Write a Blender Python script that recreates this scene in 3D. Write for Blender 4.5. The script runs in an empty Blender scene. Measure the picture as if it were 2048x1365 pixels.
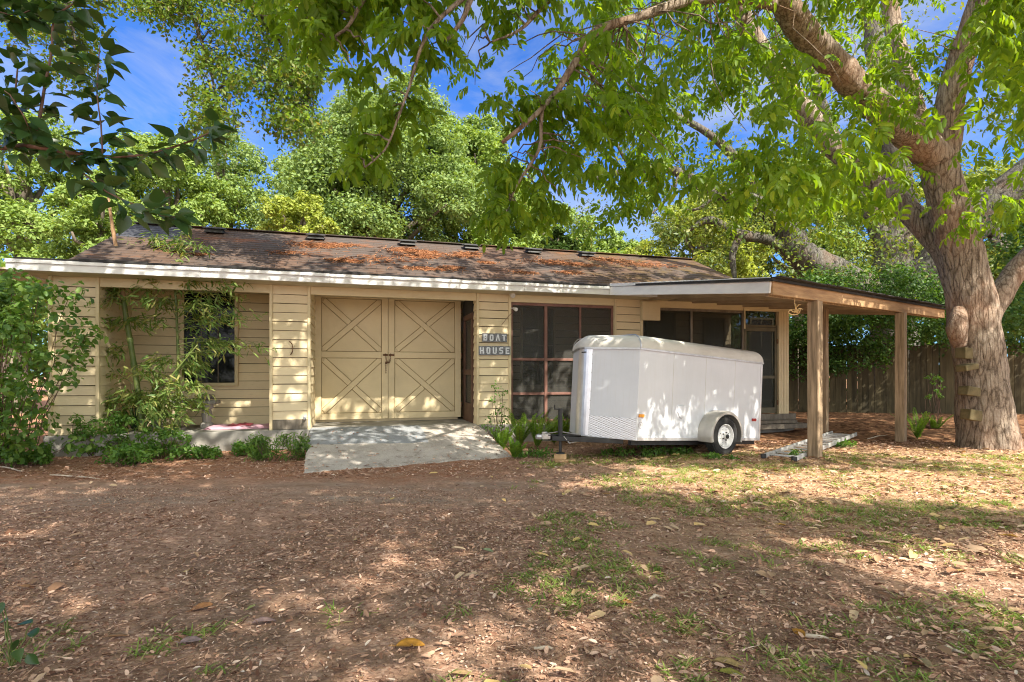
import bpy, math, random
import numpy as np
from mathutils import Vector, Matrix, noise

random.seed(7)
rng = np.random.default_rng(7)
SC = bpy.context.scene
COL = SC.collection
R = math.radians

# ------------------------------------------------------------------ camera model (used for surveying the photo)
F, CX, HY, EYE = 1100.0, 1024.0, 748.0, 1.22
def at(px, py, Y):
    return Vector(((px-CX)/F*Y, Y, EYE+(HY-py)/F*Y))
def gnd(px, py, z=0.0):
    return at(px, py, (EYE-z)*F/(py-HY))

# ------------------------------------------------------------------ object helpers
def tag(o, label=None, cat=None, group=None, kind=None):
    if label: o['label'] = label
    if cat: o['category'] = cat
    if group: o['group'] = group
    if kind: o['kind'] = kind
    return o

def empty(name, label, cat, loc=(0, 0, 0), rot=(0, 0, 0), group=None):
    o = bpy.data.objects.new(name, None)
    COL.objects.link(o)
    o.location = loc; o.rotation_euler = rot; o.empty_display_size = .2
    return tag(o, label, cat, group)

def link_mesh(name, me, mat, parent=None, smooth=False):
    o = bpy.data.objects.new(name, me)
    COL.objects.link(o)
    if mat:
        me.materials.append(mat)
    if parent: o.parent = parent
    if smooth:
        me.polygons.foreach_set('use_smooth', np.ones(len(me.polygons), bool))
    return o

def np_mesh(name, V, faces, mat, parent=None, smooth=False):
    """faces: list of int arrays (n,k)"""
    me = bpy.data.meshes.new(name)
    V = np.asarray(V, np.float32)
    me.vertices.add(len(V)); me.vertices.foreach_set('co', V.ravel())
    faces = [np.asarray(f, np.int32) for f in faces if len(f)]
    tot = np.concatenate([np.full(len(f), f.shape[1], np.int32) for f in faces])
    idx = np.concatenate([f.ravel() for f in faces])
    me.loops.add(len(idx)); me.loops.foreach_set('vertex_index', idx)
    st = np.zeros(len(tot), np.int32); st[1:] = np.cumsum(tot)[:-1]
    me.polygons.add(len(tot)); me.polygons.foreach_set('loop_start', st)
    me.polygons.foreach_set('loop_total', tot)
    me.update(calc_edges=True); me.validate()
    return link_mesh(name, me, mat, parent, smooth)

class MB:
    def __init__(s): s.v = []; s.f = []
    def add(s, vs, fs):
        b = len(s.v); s.v += [tuple(x) for x in vs]; s.f += [tuple(b+i for i in f) for f in fs]; return s
    def hexa(s, c):      # 8 corners: bottom 4 ccw, top 4
        return s.add(c, [(3,2,1,0),(4,5,6,7),(0,1,5,4),(1,2,6,5),(2,3,7,6),(3,0,4,7)])
    def box(s, x0, x1, y0, y1, z0, z1):
        return s.hexa([(x0,y0,z0),(x1,y0,z0),(x1,y1,z0),(x0,y1,z0),(x0,y0,z1),(x1,y0,z1),(x1,y1,z1),(x0,y1,z1)])
    def bar(s, p, q, w, h, up=(0,0,1)):   # box beam from p to q, width w (sideways), height h (along up)
        p, q, up = Vector(p), Vector(q), Vector(up)
        d = (q-p).normalized(); sd = d.cross(up).normalized(); u = sd.cross(d).normalized()
        a, b = sd*(w/2), u*(h/2)
        return s.hexa([p-a-b, p+a-b, q+a-b, q-a-b, p-a+b, p+a+b, q+a+b, q-a+b])
    def tube(s, pts, rad, n=8, cap=True):
        pts = [Vector(p) for p in pts]; m = len(pts)
        if not hasattr(rad, '__len__'): rad = [rad]*m
        b = len(s.v); prev = None
        for i, p in enumerate(pts):
            d = (pts[min(i+1, m-1)]-pts[max(i-1, 0)])
            d = d.normalized() if d.length > 1e-9 else Vector((0,0,1))
            if prev is None:
                a = d.orthogonal().normalized()
            else:
                a = (prev-d*prev.dot(d)); a = a.normalized() if a.length > 1e-6 else d.orthogonal().normalized()
            prev = a; c = d.cross(a)
            for k in range(n):
                t = 2*math.pi*k/n
                s.v.append(tuple(p+(a*math.cos(t)+c*math.sin(t))*rad[i]))
        for i in range(m-1):
            for k in range(n):
                k2 = (k+1) % n
                s.f.append((b+i*n+k, b+i*n+k2, b+(i+1)*n+k2, b+(i+1)*n+k))
        if cap:
            s.f.append(tuple(b+k for k in range(n))[::-1]); s.f.append(tuple(b+(m-1)*n+k for k in range(n)))
        return s
    def prism(s, poly, z0, z1):   # poly [(x,y)]
        n = len(poly); b = [(x, y, z0) for x, y in poly]+[(x, y, z1) for x, y in poly]
        return s.add(b, [tuple(range(n))[::-1], tuple(range(n, 2*n))]+[(i, (i+1) % n, n+(i+1) % n, n+i) for i in range(n)])
    def lathe(s, o, ax, prof, n=32, closed=False):   # prof [(radius, along)]
        o, ax = Vector(o), Vector(ax).normalized(); a = ax.orthogonal().normalized(); c = ax.cross(a)
        b = len(s.v); m = len(prof)
        for r, h in prof:
            for k in range(n):
                t = 2*math.pi*k/n
                s.v.append(tuple(o+ax*h+(a*math.cos(t)+c*math.sin(t))*r))
        for i in range(m if closed else m-1):
            j = (i+1) % m
            for k in range(n):
                k2 = (k+1) % n
                s.f.append((b+i*n+k, b+i*n+k2, b+j*n+k2, b+j*n+k))
        return s
    def build(s, name, mat, parent=None, bevel=0, smooth=False, seg=2):
        me = bpy.data.meshes.new(name); me.from_pydata(s.v, [], s.f); me.update()
        o = link_mesh(name, me, mat, parent, smooth)
        if bevel:
            m = o.modifiers.new('bevel', 'BEVEL'); m.width = bevel; m.segments = seg; m.limit_method = 'ANGLE'
        return o

# ------------------------------------------------------------------ material helpers
def lin(r, g, b):
    f = lambda c: (c/255/12.92) if c/255 <= .04045 else ((c/255+.055)/1.055)**2.4
    return (f(r), f(g), f(b), 1)

class NT:
    def __init__(s, name):
        s.m = bpy.data.materials.new(name); s.m.use_nodes = True
        s.t = s.m.node_tree; s.t.nodes.clear()
        s.out = s.t.nodes.new('ShaderNodeOutputMaterial')
        s.tc = s.t.nodes.new('ShaderNodeTexCoord')
    def n(s, typ, **kw):
        x = s.t.nodes.new('ShaderNode'+typ)
        for k, v in kw.items(): setattr(x, k, v)
        return x
    def l(s, a, b): s.t.links.new(a, b)
    def mapping(s, scale=(1,1,1), loc=(0,0,0), rot=(0,0,0), src='Object'):
        m = s.n('Mapping'); m.inputs['Scale'].default_value = scale; m.inputs['Location'].default_value = loc
        m.inputs['Rotation'].default_value = rot
        s.l(s.tc.outputs[src], m.inputs['Vector']); return m.outputs['Vector']
    def noise(s, vec, scale=5, detail=6, rough=.6, dist=0):
        x = s.n('TexNoise'); x.inputs['Scale'].default_value = scale; x.inputs['Detail'].default_value = detail
        x.inputs['Roughness'].default_value = rough; x.inputs['Distortion'].default_value = dist
        s.l(vec, x.inputs['Vector']); return x.outputs['Fac']
    def voro(s, vec, scale=5, feature='F1', out='Distance'):
        x = s.n('TexVoronoi', feature=feature); x.inputs['Scale'].default_value = scale
        s.l(vec, x.inputs['Vector']); return x.outputs[out]
    def ramp(s, fac, stops, interp='LINEAR'):
        x = s.n('ValToRGB'); x.color_ramp.interpolation = interp
        e = x.color_ramp.elements
        while len(e) < len(stops): e.new(.5)
        for i, (p, c) in enumerate(stops):
            e[i].position = p; e[i].color = c if len(c) == 4 else (*c, 1)
        s.l(fac, x.inputs['Fac']); return x.outputs['Color']
    def val(s, fac, a, b):     # smooth remap to 0..1 between a and b
        x = s.n('MapRange'); x.inputs['From Min'].default_value = a; x.inputs['From Max'].default_value = b
        s.l(fac, x.inputs['Value']); return x.outputs['Result']
    def mix(s, fac, a, b, mode='MIX'):
        x = s.n('Mix', data_type='RGBA', blend_type=mode)
        for sock, v in ((x.inputs[0], fac), (x.inputs[6], a), (x.inputs[7], b)):
            if isinstance(v, (int, float)): sock.default_value = v
            elif isinstance(v, (tuple, list)): sock.default_value = v if len(v) == 4 else (*v, 1)
            else: s.l(v, sock)
        return x.outputs[2]
    def math(s, op, a, b=0.5):
        x = s.n('Math', operation=op)
        for sock, v in ((x.inputs[0], a), (x.inputs[1], b)):
            if isinstance(v, (int, float)): sock.default_value = v
            else: s.l(v, sock)
        return x.outputs[0]
    def island(s):
        return s.n('NewGeometry').outputs['Random Per Island']
    def bump(s, h, strength=.3, dist=.02):
        x = s.n('Bump'); x.inputs['Strength'].default_value = strength; x.inputs['Distance'].default_value = dist
        s.l(h, x.inputs['Height']); return x.outputs['Normal']
    def principled(s, col, rough=.7, metal=0, normal=None, spec=.4):
        p = s.n('BsdfPrincipled')
        for nm, v in (('Base Color', col), ('Roughness', rough), ('Metallic', metal), ('Specular IOR Level', spec)):
            if isinstance(v, (int, float)): p.inputs[nm].default_value = v
            elif isinstance(v, tuple): p.inputs[nm].default_value = v
            else: s.l(v, p.inputs[nm])
        if normal: s.l(normal, p.inputs['Normal'])
        return p.outputs[0]
    def done(s, sh): s.l(sh, s.out.inputs['Surface']); return s.m

def basic(name, c1, c2, scale=6, rough=.7, bump=.2, bdist=.01, stretch=(1,1,1), metal=0, island=0, bscale=None, spec=.4, ramp=(.35,.65)):
    t = NT(name); v = t.mapping(stretch)
    f = t.noise(v, scale); col = t.ramp(f, [(ramp[0], c1), (ramp[1], c2)])
    if island:
        k = t.n('HueSaturation'); t.l(col, k.inputs['Color'])
        t.l(t.math('ADD', t.math('MULTIPLY', t.island(), island), 1-island/2), k.inputs['Value']); col = k.outputs[0]
    nm = t.bump(t.noise(v, bscale or scale*5, 4), bump, bdist) if bump else None
    return t.done(t.principled(col, rough, metal, nm, spec))

def leafmat(name, cols, trans=.45, tcol=None, rough=.45, spec=.3, gain=1.7):
    """cols: list of base colours picked per leaf; back-lit colour is yellower"""
    t = NT(name)
    st = [(i/(len(cols)-1) if len(cols) > 1 else 0, c) for i, c in enumerate(cols)]
    col = t.ramp(t.island(), st)
    p = t.principled(col, rough, 0, None, spec)
    tr = t.n('BsdfTranslucent')
    t.l(t.mix(1.0, col, tcol or (1.25*gain, 1.25*gain, .5*gain, 1), 'MULTIPLY'), tr.inputs['Color'])
    m = t.n('MixShader'); m.inputs[0].default_value = trans
    t.l(p, m.inputs[1]); t.l(tr.outputs[0], m.inputs[2])
    return t.done(m.outputs[0])

# ------------------------------------------------------------------ materials
def siding_mat(name, base, dirt, island=.16):
    t = NT(name); v = t.mapping((1, 1, 1))
    big = t.noise(v, 1.7, 5); grain = t.noise(t.mapping((3, 3, 40)), 3, 5)
    col = t.mix(t.val(big, .4, .75), base, tuple(c*.86 for c in base[:3])+(1,))
    col = t.mix(t.math('MULTIPLY', t.val(grain, .56, .8), .55), col, dirt)
    chips = t.noise(t.mapping((5, 5, 14)), 4, 8, .75)
    col = t.mix(t.math('MULTIPLY', t.val(chips, .66, .72), .7), col, (.20, .17, .13, 1))
    k = t.n('HueSaturation'); t.l(col, k.inputs['Color'])
    t.l(t.math('ADD', t.math('MULTIPLY', t.island(), island), 1-island/2), k.inputs['Value'])
    return t.done(t.principled(k.outputs[0], .62, 0, t.bump(grain, .25, .006), .35))

CREAM = (.74, .615, .395, 1)
M = {}
M['siding'] = siding_mat('cream_siding', CREAM, (.40, .31, .15, 1))
M['door_paint'] = siding_mat('cream_door_paint', (.72, .595, .37, 1), (.56, .44, .26, 1), .06)
M['trim'] = siding_mat('cream_trim', (.66, .55, .34, 1), (.36, .29, .16, 1), .1)
M['white'] = basic('white_trim_paint', (.66, .66, .66, 1), (.78, .78, .77, 1), 2.5, .5, .12, .004, (1, 1, 3))
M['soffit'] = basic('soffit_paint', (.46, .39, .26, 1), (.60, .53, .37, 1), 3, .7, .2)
M['concrete'] = basic('porch_concrete', (.22, .21, .19, 1), (.36, .34, .30, 1), 3, .9, .4, .01)
M['redwood'] = basic('red_brown_frame', (.17, .08, .06, 1), (.25, .13, .10, 1), 6, .6, .2, .005)
M['brownwood'] = basic('brown_door_frame', (.08, .04, .025, 1), (.13, .065, .04, 1), 6, .6, .2, .005)
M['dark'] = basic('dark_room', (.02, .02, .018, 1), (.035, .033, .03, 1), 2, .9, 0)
M['gap'] = basic('board_gap_shade', (.05, .035, .02, 1), (.08, .055, .03, 1), 8, .9, 0)  # dark colour standing for the shade between siding boards
M['gap2'] = basic('shadow_grime_joint', (.21, .155, .075, 1), (.30, .225, .115, 1), 8, .9, 0)  # holds painted shadow along the door trim as well as grime
M['ladder'] = basic('dull_aluminium', (.45, .45, .44, 1), (.6, .6, .58, 1), 9, .45, .1, .003, metal=.4)
M['dark_frame'] = basic('dim_frame_paint', (.085, .075, .045, 1), (.13, .115, .07, 1), 6, .7, .1)
M['black'] = basic('black_metal', (.015, .015, .016, 1), (.03, .03, .03, 1), 8, .45, .1, .003)
M['rust'] = basic('rusty_iron', (.09, .045, .025, 1), (.20, .10, .05, 1), 30, .8, .3, .003)
M['steel'] = basic('grey_steel', (.38, .38, .38, 1), (.5, .5, .5, 1), 12, .35, .1, .002, metal=.8)
M['alu'] = basic('bright_aluminium', (.66, .66, .68, 1), (.78, .78, .80, 1), 9, .3, .05, .002, metal=.7)
M['lamp_white'] = basic('white_plastic', (.7, .7, .68, 1), (.8, .8, .78, 1), 9, .4, 0)
M['pinkcloth'] = basic('pink_vinyl', (.42, .22, .28, 1), (.52, .32, .38, 1), 5, .5, .4, .01)
M['redcloth'] = basic('red_vinyl', (.28, .03, .06, 1), (.36, .06, .09, 1), 5, .5, .2, .01)
M['wood_post'] = basic('weathered_post_wood', (.17, .12, .07, 1), (.42, .30, .19, 1), 4, .8, .45, .006, (6, 6, .5), bscale=14)
M['wood_beam'] = basic('weathered_beam_wood', (.28, .165, .085, 1), (.46, .29, .15, 1), 3, .8, .4, .006, (.7, .7, 6), bscale=14)
M['wood_old'] = basic('grey_old_wood', (.13, .11, .085, 1), (.22, .19, .15, 1), 5, .9, .4, .006, (3, 3, 1))
M['wood_block'] = basic('raw_block_wood', (.36, .22, .11, 1), (.5, .33, .17, 1), 9, .8, .3, .004)
M['moss_wood'] = basic('mossy_block_wood', (.075, .06, .025, 1), (.15, .115, .055, 1), 8, .9, .4, .006)
M['fence'] = basic('fence_boards', (.042, .034, .017, 1), (.085, .068, .034, 1), 3, .9, .4, .006, (4, 4, .5), island=.6)
M['tar'] = basic('roof_edge_felt', (.022, .022, .024, 1), (.045, .043, .042, 1), 10, .9, .3)
M['twig'] = basic('dry_straw', (.55, .36, .15, 1), (.68, .48, .24, 1), 10, .7, .1)
M['plywood'] = basic('plywood_ceiling', (.30, .23, .15, 1), (.42, .33, .22, 1), 2, .8, .2)

def glass_mat():
    t = NT('window_glass'); p = t.principled((.010, .012, .014, 1), .08, 0, None, .18); return t.done(p)
M['glass'] = glass_mat()

def screen_mat(nm='insect_screen', op=.40):
    t = NT(nm)
    d = t.principled((.075, .073, .066, 1) if op < .5 else (.03, .034, .026, 1), .6, 0, None, .2)
    tr = t.n('BsdfTransparent'); m = t.n('MixShader')
    dust = t.noise(t.mapping(), 1.2, 3)
    t.l(t.math('ADD', t.math('MULTIPLY', dust, .16), op), m.inputs[0])
    t.l(tr.outputs[0], m.inputs[1]); t.l(d, m.inputs[2]); return t.done(m.outputs[0])
M['screen'] = screen_mat(); M['screen_shaded'] = screen_mat('shaded_insect_screen', .62)  # second copy, darker and more opaque to imitate the porch's inner shade

def shingle_mat():
    t = NT('roof_shingles')
    b = t.n('TexBrick'); v = t.mapping((1, 1.13, 1))
    t.l(v, b.inputs['Vector']); b.inputs['Scale'].default_value = 1
    b.inputs['Brick Width'].default_value = .31; b.inputs['Row Height'].default_value = .15
    b.inputs['Mortar Size'].default_value = .006; b.offset = .5
    b.inputs['Color1'].default_value = (.088, .056, .041, 1); b.inputs['Color2'].default_value = (.13, .084, .061, 1)
    b.inputs['Mortar'].default_value = (.03, .025, .022, 1)
    big = t.noise(t.mapping((1, .35, .35)), .8, 5)
    col = t.mix(t.val(big, .42, .66), b.outputs['Color'], (.085, .073, .067, 1))
    g = t.noise(t.mapping(), 160, 2, .8)
    col = t.mix(.5, col, t.ramp(g, [(.3, (.25, .25, .25)), (.7, (.8, .78, .75))]), 'OVERLAY')
    rs = t.noise(t.mapping((.8, 1.2, 1.2), loc=(3, 1, 0)), 1.5, 9, .68)
    col = t.mix(t.math('MULTIPLY', t.val(rs, .56, .68), .7), col, (.23, .095, .045, 1))
    # newer bluish shingles at the left end of the ridge
    sx = t.n('SeparateXYZ'); t.l(t.tc.outputs['Object'], sx.inputs[0])
    wob = t.math('ADD', sx.outputs['X'], t.math('MULTIPLY', t.noise(t.mapping(), 1.5), .5))
    nb = t.math('MULTIPLY', t.val(wob, 1.62, 1.55), t.val(sx.outputs['Y'], .95, 1.0))
    col = t.mix(nb, col, (.062, .065, .078, 1))
    moss = t.math('MULTIPLY', t.val(sx.outputs['X'], 8.2, 9.2), t.val(t.noise(t.mapping(), 2.6, 8, .7), .44, .62))
    col = t.mix(moss, col, (.105, .07, .028, 1))
    return t.done(t.principled(col, .9, 0, t.bump(g, .4, .004), .2))
M['shingle'] = shingle_mat()

def bark_mat(name, c1, c2, c3, scale=1.0, stretch=.2):
    t = NT(name)
    v = t.mapping((scale, scale, scale*stretch))
    n1 = t.noise(v, 13, 12, .74, .25)
    nv = t.n('TexNoise'); nv.inputs['Scale'].default_value = 6; t.l(v, nv.inputs['Vector'])
    w_ = t.mix(.10, v, nv.outputs['Color'])
    fur = t.val(t.voro(w_, 17, 'DISTANCE_TO_EDGE'), .0, .16)       # long furrows between the plates
    fine = t.noise(t.mapping((scale, scale, scale*.6)), 60, 6, .75)
    h = t.math('ADD', t.math('ADD', t.math('MULTIPLY', t.val(n1, .3, .7), .55), t.math('MULTIPLY', fur, .25)), t.math('MULTIPLY', t.val(fine, .3, .7), .3))
    col = t.ramp(h, [(.34, c1), (.66, c2), (1.0, c3)])
    big = t.noise(t.mapping(), .9, 4)
    col = t.mix(t.math('MULTIPLY', t.val(big, .5, .68), .5), col, (c2[0]*1.15, c2[1]*.75, c2[2]*.58, 1))
    return t.done(t.principled(col, .9, 0, t.bump(h, 1.0, .035), .2))
M['bark'] = bark_mat('pecan_bark', (.10, .072, .052, 1), (.36, .285, .22, 1), (.56, .48, .405, 1))
M['bark_oak'] = bark_mat('oak_bark', (.05, .046, .04, 1), (.15, .14, .12, 1), (.27, .255, .225, 1), 1.0, .25)
M['bark_far'] = basic('far_bark', (.10, .08, .06, 1), (.2, .165, .13, 1), 5, .9, .3, .02, (2, 2, .5))
M['stem'] = basic('young_stem', (.10, .055, .04, 1), (.17, .10, .07, 1), 20, .7, .1)
M['cutwood'] = basic('sawn_end', (.22, .15, .09, 1), (.34, .25, .16, 1), 12, .8, .2)

# ------------------------------------------------------------------ foliage builders (numpy)
def unit(a):
    return a/np.maximum(np.linalg.norm(a, axis=-1, keepdims=True), 1e-9)
def rdir(n): return unit(rng.normal(size=(n, 3)))

class Leaves:
    """collects many leaves, each its own small folded blade"""
    def __init__(s): s.V = []; s.Q = []; s.T = []; s.n = 0
    def simple(s, P, D, N, L, W):
        n = len(P); D = unit(D); S = unit(np.cross(D, N)); N = np.cross(S, D)
        L = np.broadcast_to(np.asarray(L, float), (n,))[:, None]; W = np.broadcast_to(np.asarray(W, float), (n,))[:, None]
        m = P+D*L*.45+N*W*.12
        V = np.stack([P, m+S*W*.5, P+D*L-N*L*.08, m-S*W*.5], 1).reshape(-1, 3)
        b = s.n+4*np.arange(n)[:, None]
        s.T.append(np.concatenate([b+[0, 1, 2], b+[0, 2, 3]], 0)); s.V.append(V); s.n += 4*n
    def blade(s, P, D, N, L, W, droop=.18, fold=.14, wide=.38):
        n = len(P); D = unit(D); S = unit(np.cross(D, N)); N = np.cross(S, D)
        L = np.broadcast_to(np.asarray(L, float), (n,))[:, None]; W = np.broadcast_to(np.asarray(W, float), (n,))[:, None]
        m = P+D*L*.5-N*L*droop*.25
        t = P+D*L*(1-droop*.3)-N*L*droop
        a = P+D*L*wide*.62+N*W*fold; c = P+D*L*(wide+.34)-N*L*droop*.45+N*W*fold*.8
        V = np.stack([P, m, t, a+S*W*.46, c+S*W*.40, a-S*W*.46, c-S*W*.40], 1).reshape(-1, 3)
        b = s.n+7*np.arange(n)[:, None]
        s.T.append(np.concatenate([b+[0, 3, 1], b+[0, 1, 5]], 0))
        s.Q.append(np.concatenate([b+[1, 3, 4, 2], b+[1, 2, 6, 5]], 0)); s.V.append(V); s.n += 7*n
    def fine(s, P, D, N, L, W, droop=.2):
        prof = ((0, .02), (.06, .55), (.2, .95), (.36, 1.0), (.54, .82), (.72, .5), (.88, .18), (1, .01))
        n = len(P); D = unit(D); S = unit(np.cross(D, N)); N = np.cross(S, D); L = np.asarray(L)[:, None]; W = np.asarray(W)[:, None]
        cup = (.05+.22*rng.random((n, 1))); dr = droop*(.4+1.2*rng.random((n, 1))); V = []
        for t, w in prof:
            m = P+D*L*t*(1-.15*dr*t)-N*L*dr*t*t
            V += [m+S*W*.5*w+N*W*cup*w, m, m-S*W*.5*w+N*W*cup*w]
        V = np.stack(V, 1).reshape(-1, 3); k = 3*len(prof); b = s.n+k*np.arange(n)[:, None]
        for i in range(len(prof)-1):
            s.Q.append(b+[3*i, 3*i+1, 3*i+4, 3*i+3]); s.Q.append(b+[3*i+1, 3*i+2, 3*i+5, 3*i+4])
        s.V.append(V); s.n += k*n
    def pinnate(s, P, D, L, pairs=5, ll=.10, lw=.032):
        """compound leaves: P base, D direction of the rachis, L its length"""
        n = len(P); D = unit(D)
        up = np.tile([0, 0, 1.], (n, 1))+.35*rng.normal(size=(n, 3))
        S = unit(np.cross(D, up)); N = np.cross(S, D)
        L = np.broadcast_to(np.asarray(L, float), (n,))[:, None]
        for i in range(pairs+1):
            t = .22+.78*i/pairs
            B = P+D*L*t-N*L*.28*t*t
            DD = unit(D-N*.56*t)
            sides = (1, -1) if i < pairs else (0,)
            for sg in sides:
                d = unit(DD*(.62 if sg else 1)+S*sg*.8-N*(.18+.25*rng.random((n, 1)))+.13*rng.normal(size=(n, 3)))
                nn = unit(N+.35*rng.normal(size=(n, 3)))
                k = ll*(.72+.45*math.sin(math.pi*(.2+.65*t)))*(.85+.3*rng.random(n))
                s.blade(B, d, nn, k, lw*k/ll*(.9+.3*rng.random(n)), .22, .16)
    def build(s, name, mat, parent=None):
        return np_mesh(name, np.concatenate(s.V), [np.concatenate(s.T) if s.T else np.zeros((0, 3), int)] +
                       ([np.concatenate(s.Q)] if s.Q else []), mat, parent)

def clumps(lv, C, rad, per, size, flat=.75, up=.9, asp=.55, blade=False):
    """leaves scattered in soft clumps round the points C"""
    n = len(C)*per
    rad = np.repeat(np.broadcast_to(np.asarray(rad, float), (len(C),)), per)[:, None]
    off = rdir(n)*(rng.random((n, 1))**.45)*rad; off[:, 2] *= flat
    P = np.repeat(C, per, 0)+off
    N = unit(np.array([0, 0, 1.])*up+unit(off)*.7+.6*rng.normal(size=(n, 3)))
    D = unit(np.cross(N, rdir(n)))
    D = unit(D+[0, 0, -.25]); L = size*(.65+.7*rng.random(n))
    (lv.blade if blade else lv.simple)(P, D, N, L, L*asp)

def curve(p, q, sag=0., k=6, wob=0., seed=0):
    p, q = Vector(p), Vector(q); r = random.Random(seed); out = []
    for i in range(k+1):
        t = i/k; w = math.sin(math.pi*t)
        out.append(p.lerp(q, t)+Vector((r.uniform(-1, 1)*wob*w, r.uniform(-1, 1)*wob*w, sag*w+r.uniform(-1, 1)*wob*w)))
    return out

def rough_tube(mb, pts, rads, n=20, step=.1, amp=.06, seed=0.):
    """densely sampled limb with a knobbly surface (Catmull-Rom through pts)"""
    pts = [Vector(p) for p in pts]; P = []; Rr = []
    for i in range(len(pts)-1):
        a, b, c, d = pts[max(i-1, 0)], pts[i], pts[i+1], pts[min(i+2, len(pts)-1)]
        k = max(2, int((c-b).length/step))
        for j in range(k):
            t = j/k
            P.append(.5*((2*b)+(c-a)*t+(2*a-5*b+4*c-d)*t*t+(3*b-a-3*c+d)*t**3)); Rr.append(rads[i]+(rads[i+1]-rads[i])*t)
    P.append(pts[-1]); Rr.append(rads[-1])
    b0 = len(mb.v); mb.tube(P, Rr, n)
    for i in range(len(P)):
        for k in range(n):
            v = Vector(mb.v[b0+i*n+k]); d = v-P[i]
            q = v*2.2+Vector((seed, seed, seed)); q2 = Vector((v.x*9, v.y*9, v.z*2.6+seed))
            s = 1+amp*2.0*noise.noise(q)+amp*1.1*noise.noise(q2)
            if n >= 28: s += .022*(1-2*abs(noise.noise(Vector((v.x*15, v.y*15, v.z*3.2+seed)))))*min(1, .45/max(Rr[i], .1))+.010*noise.noise(Vector((v.x*34, v.y*34, v.z*11)))
            mb.v[b0+i*n+k] = tuple(P[i]+d*s)
    return P, Rr

# ==================================================================== GROUND
def gz(x, y):
    b = .035*noise.noise(Vector((x*.35, y*.35, 3)))+.014*noise.noise(Vector((x*1.6, y*1.6, 9)))
    r = max(0, min(1, (x-5.2)/2.5))*max(0, min(1, (y-9.6)/2.2))      # a low mound of rubble by the fence
    return b+.17*r*r*(3-2*r)*(1+.35*noise.noise(Vector((x*1.3, y*1.3, 1))))
def make_ground():
    xs = np.concatenate([[-220, -120, -70, -40, -25, -17], np.arange(-12, 14.01, .13), [18, 26, 40, 70, 120, 220]])
    ys = np.concatenate([[-60, -30, -15, -7, -3, -1], np.arange(.6, 16.01, .13), [20, 28, 40, 60, 100, 180, 320]])
    X, Y = np.meshgrid(xs, ys); nx, ny = len(xs), len(ys)
    Z = np.array([gz(x, y) if -12 <= x <= 14 and .6 <= y <= 16 else 0 for x, y in zip(X.ravel(), Y.ravel())])
    i = (np.arange(ny-1)[:, None]*nx+np.arange(nx-1)[None, :]).ravel()[:, None]
    t = NT('yard_soil'); v = t.mapping()
    sx = t.n('SeparateXYZ'); t.l(t.tc.outputs['Object'], sx.inputs[0]); x, y = sx.outputs['X'], sx.outputs['Y']
    fine = t.noise(v, 38, 6, .75); med = t.noise(v, 6, 6, .65); big = t.noise(v, .9, 4, .6)
    soil = t.ramp(fine, [(.3, (.19, .118, .085)), (.55, (.36, .235, .17)), (.8, (.55, .39, .30))])
    litter = t.ramp(t.voro(t.mapping((1, 1.6, 1)), 42, 'F1', 'Color'), [(.1, (.25, .148, .11)), (.5, (.47, .305, .235)), (.9, (.68, .49, .40))])
    col = t.mix(t.val(med, .40, .62), soil, litter)
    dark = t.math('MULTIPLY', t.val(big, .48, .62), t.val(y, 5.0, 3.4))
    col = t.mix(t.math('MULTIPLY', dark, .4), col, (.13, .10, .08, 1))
    # bare grey track running past the ramp
    yy = t.math('ADD', t.math('SUBTRACT', y, t.math('MULTIPLY', x, .02)), t.math('MULTIPLY', t.math('SUBTRACT', big, .5), 1.6))
    trk = t.math('MULTIPLY', t.math('MULTIPLY', t.val(yy, 4.75, 5.25), t.val(yy, 6.35, 5.8)), t.val(x, .9, -.4))
    grey = t.ramp(t.noise(t.mapping((.5, 2.5, 1)), 3, 8, .7), [(.35, (.25, .17, .125)), (.65, (.42, .35, .30))])
    col = t.mix(t.math('MULTIPLY', trk, t.val(t.noise(t.mapping((.6, 1.6, 1)), 1.6, 6, .65), .38, .62)), col, grey)
    # red-brown pine straw by the house bed
    ndl = t.math('MULTIPLY', t.val(yy, 6.0, 6.6), t.val(x, .6, -.6))
    straw = t.ramp(t.noise(t.mapping((1, 1, 1), rot=(0, 0, .6)), 60, 4, .8), [(.35, (.18, .08, .045)), (.6, (.36, .17, .09)), (.8, (.54, .32, .19))])
    col = t.mix(t.math('MULTIPLY', ndl, t.val(med, .35, .65)), col, straw)
    # tan leaf carpet to the right, paled to brighten the sunlit strip
    rt = t.math('MULTIPLY', t.val(x, .3, 2.5), t.val(y, 3.2, 5.2))
    tan = t.ramp(t.voro(t.mapping((1, 1.5, 1)), 22, 'F1', 'Color'), [(.1, (.32, .19, .10)), (.5, (.56, .38, .23)), (.9, (.74, .58, .40))])
    col = t.mix(t.math('MULTIPLY', rt, .75), col, tan)
    leafy = t.ramp(t.voro(t.mapping((1, 1.4, 1)), 15, 'F1', 'Color'), [(.1, (.07, .035, .02)), (.5, (.20, .10, .055)), (.9, (.36, .22, .13))])  # dark leaf-litter colour, deepened to stand for the dense shade by the fence
    col = t.mix(t.math('MULTIPLY', t.val(y, 8.6, 9.6), t.val(x, 3.0, 4.0)), col, leafy)
    h = t.math('ADD', fine, t.math('MULTIPLY', med, .8))
    col = t.mix(1.0, col, (1.06, .99, .89, 1), 'MULTIPLY')
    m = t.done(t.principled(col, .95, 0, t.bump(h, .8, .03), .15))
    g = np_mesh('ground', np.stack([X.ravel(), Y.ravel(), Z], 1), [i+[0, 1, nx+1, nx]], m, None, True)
    tag(g, 'brown earth yard strewn with leaf litter and a bare grey track', 'ground', kind='structure')
make_ground()

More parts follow.
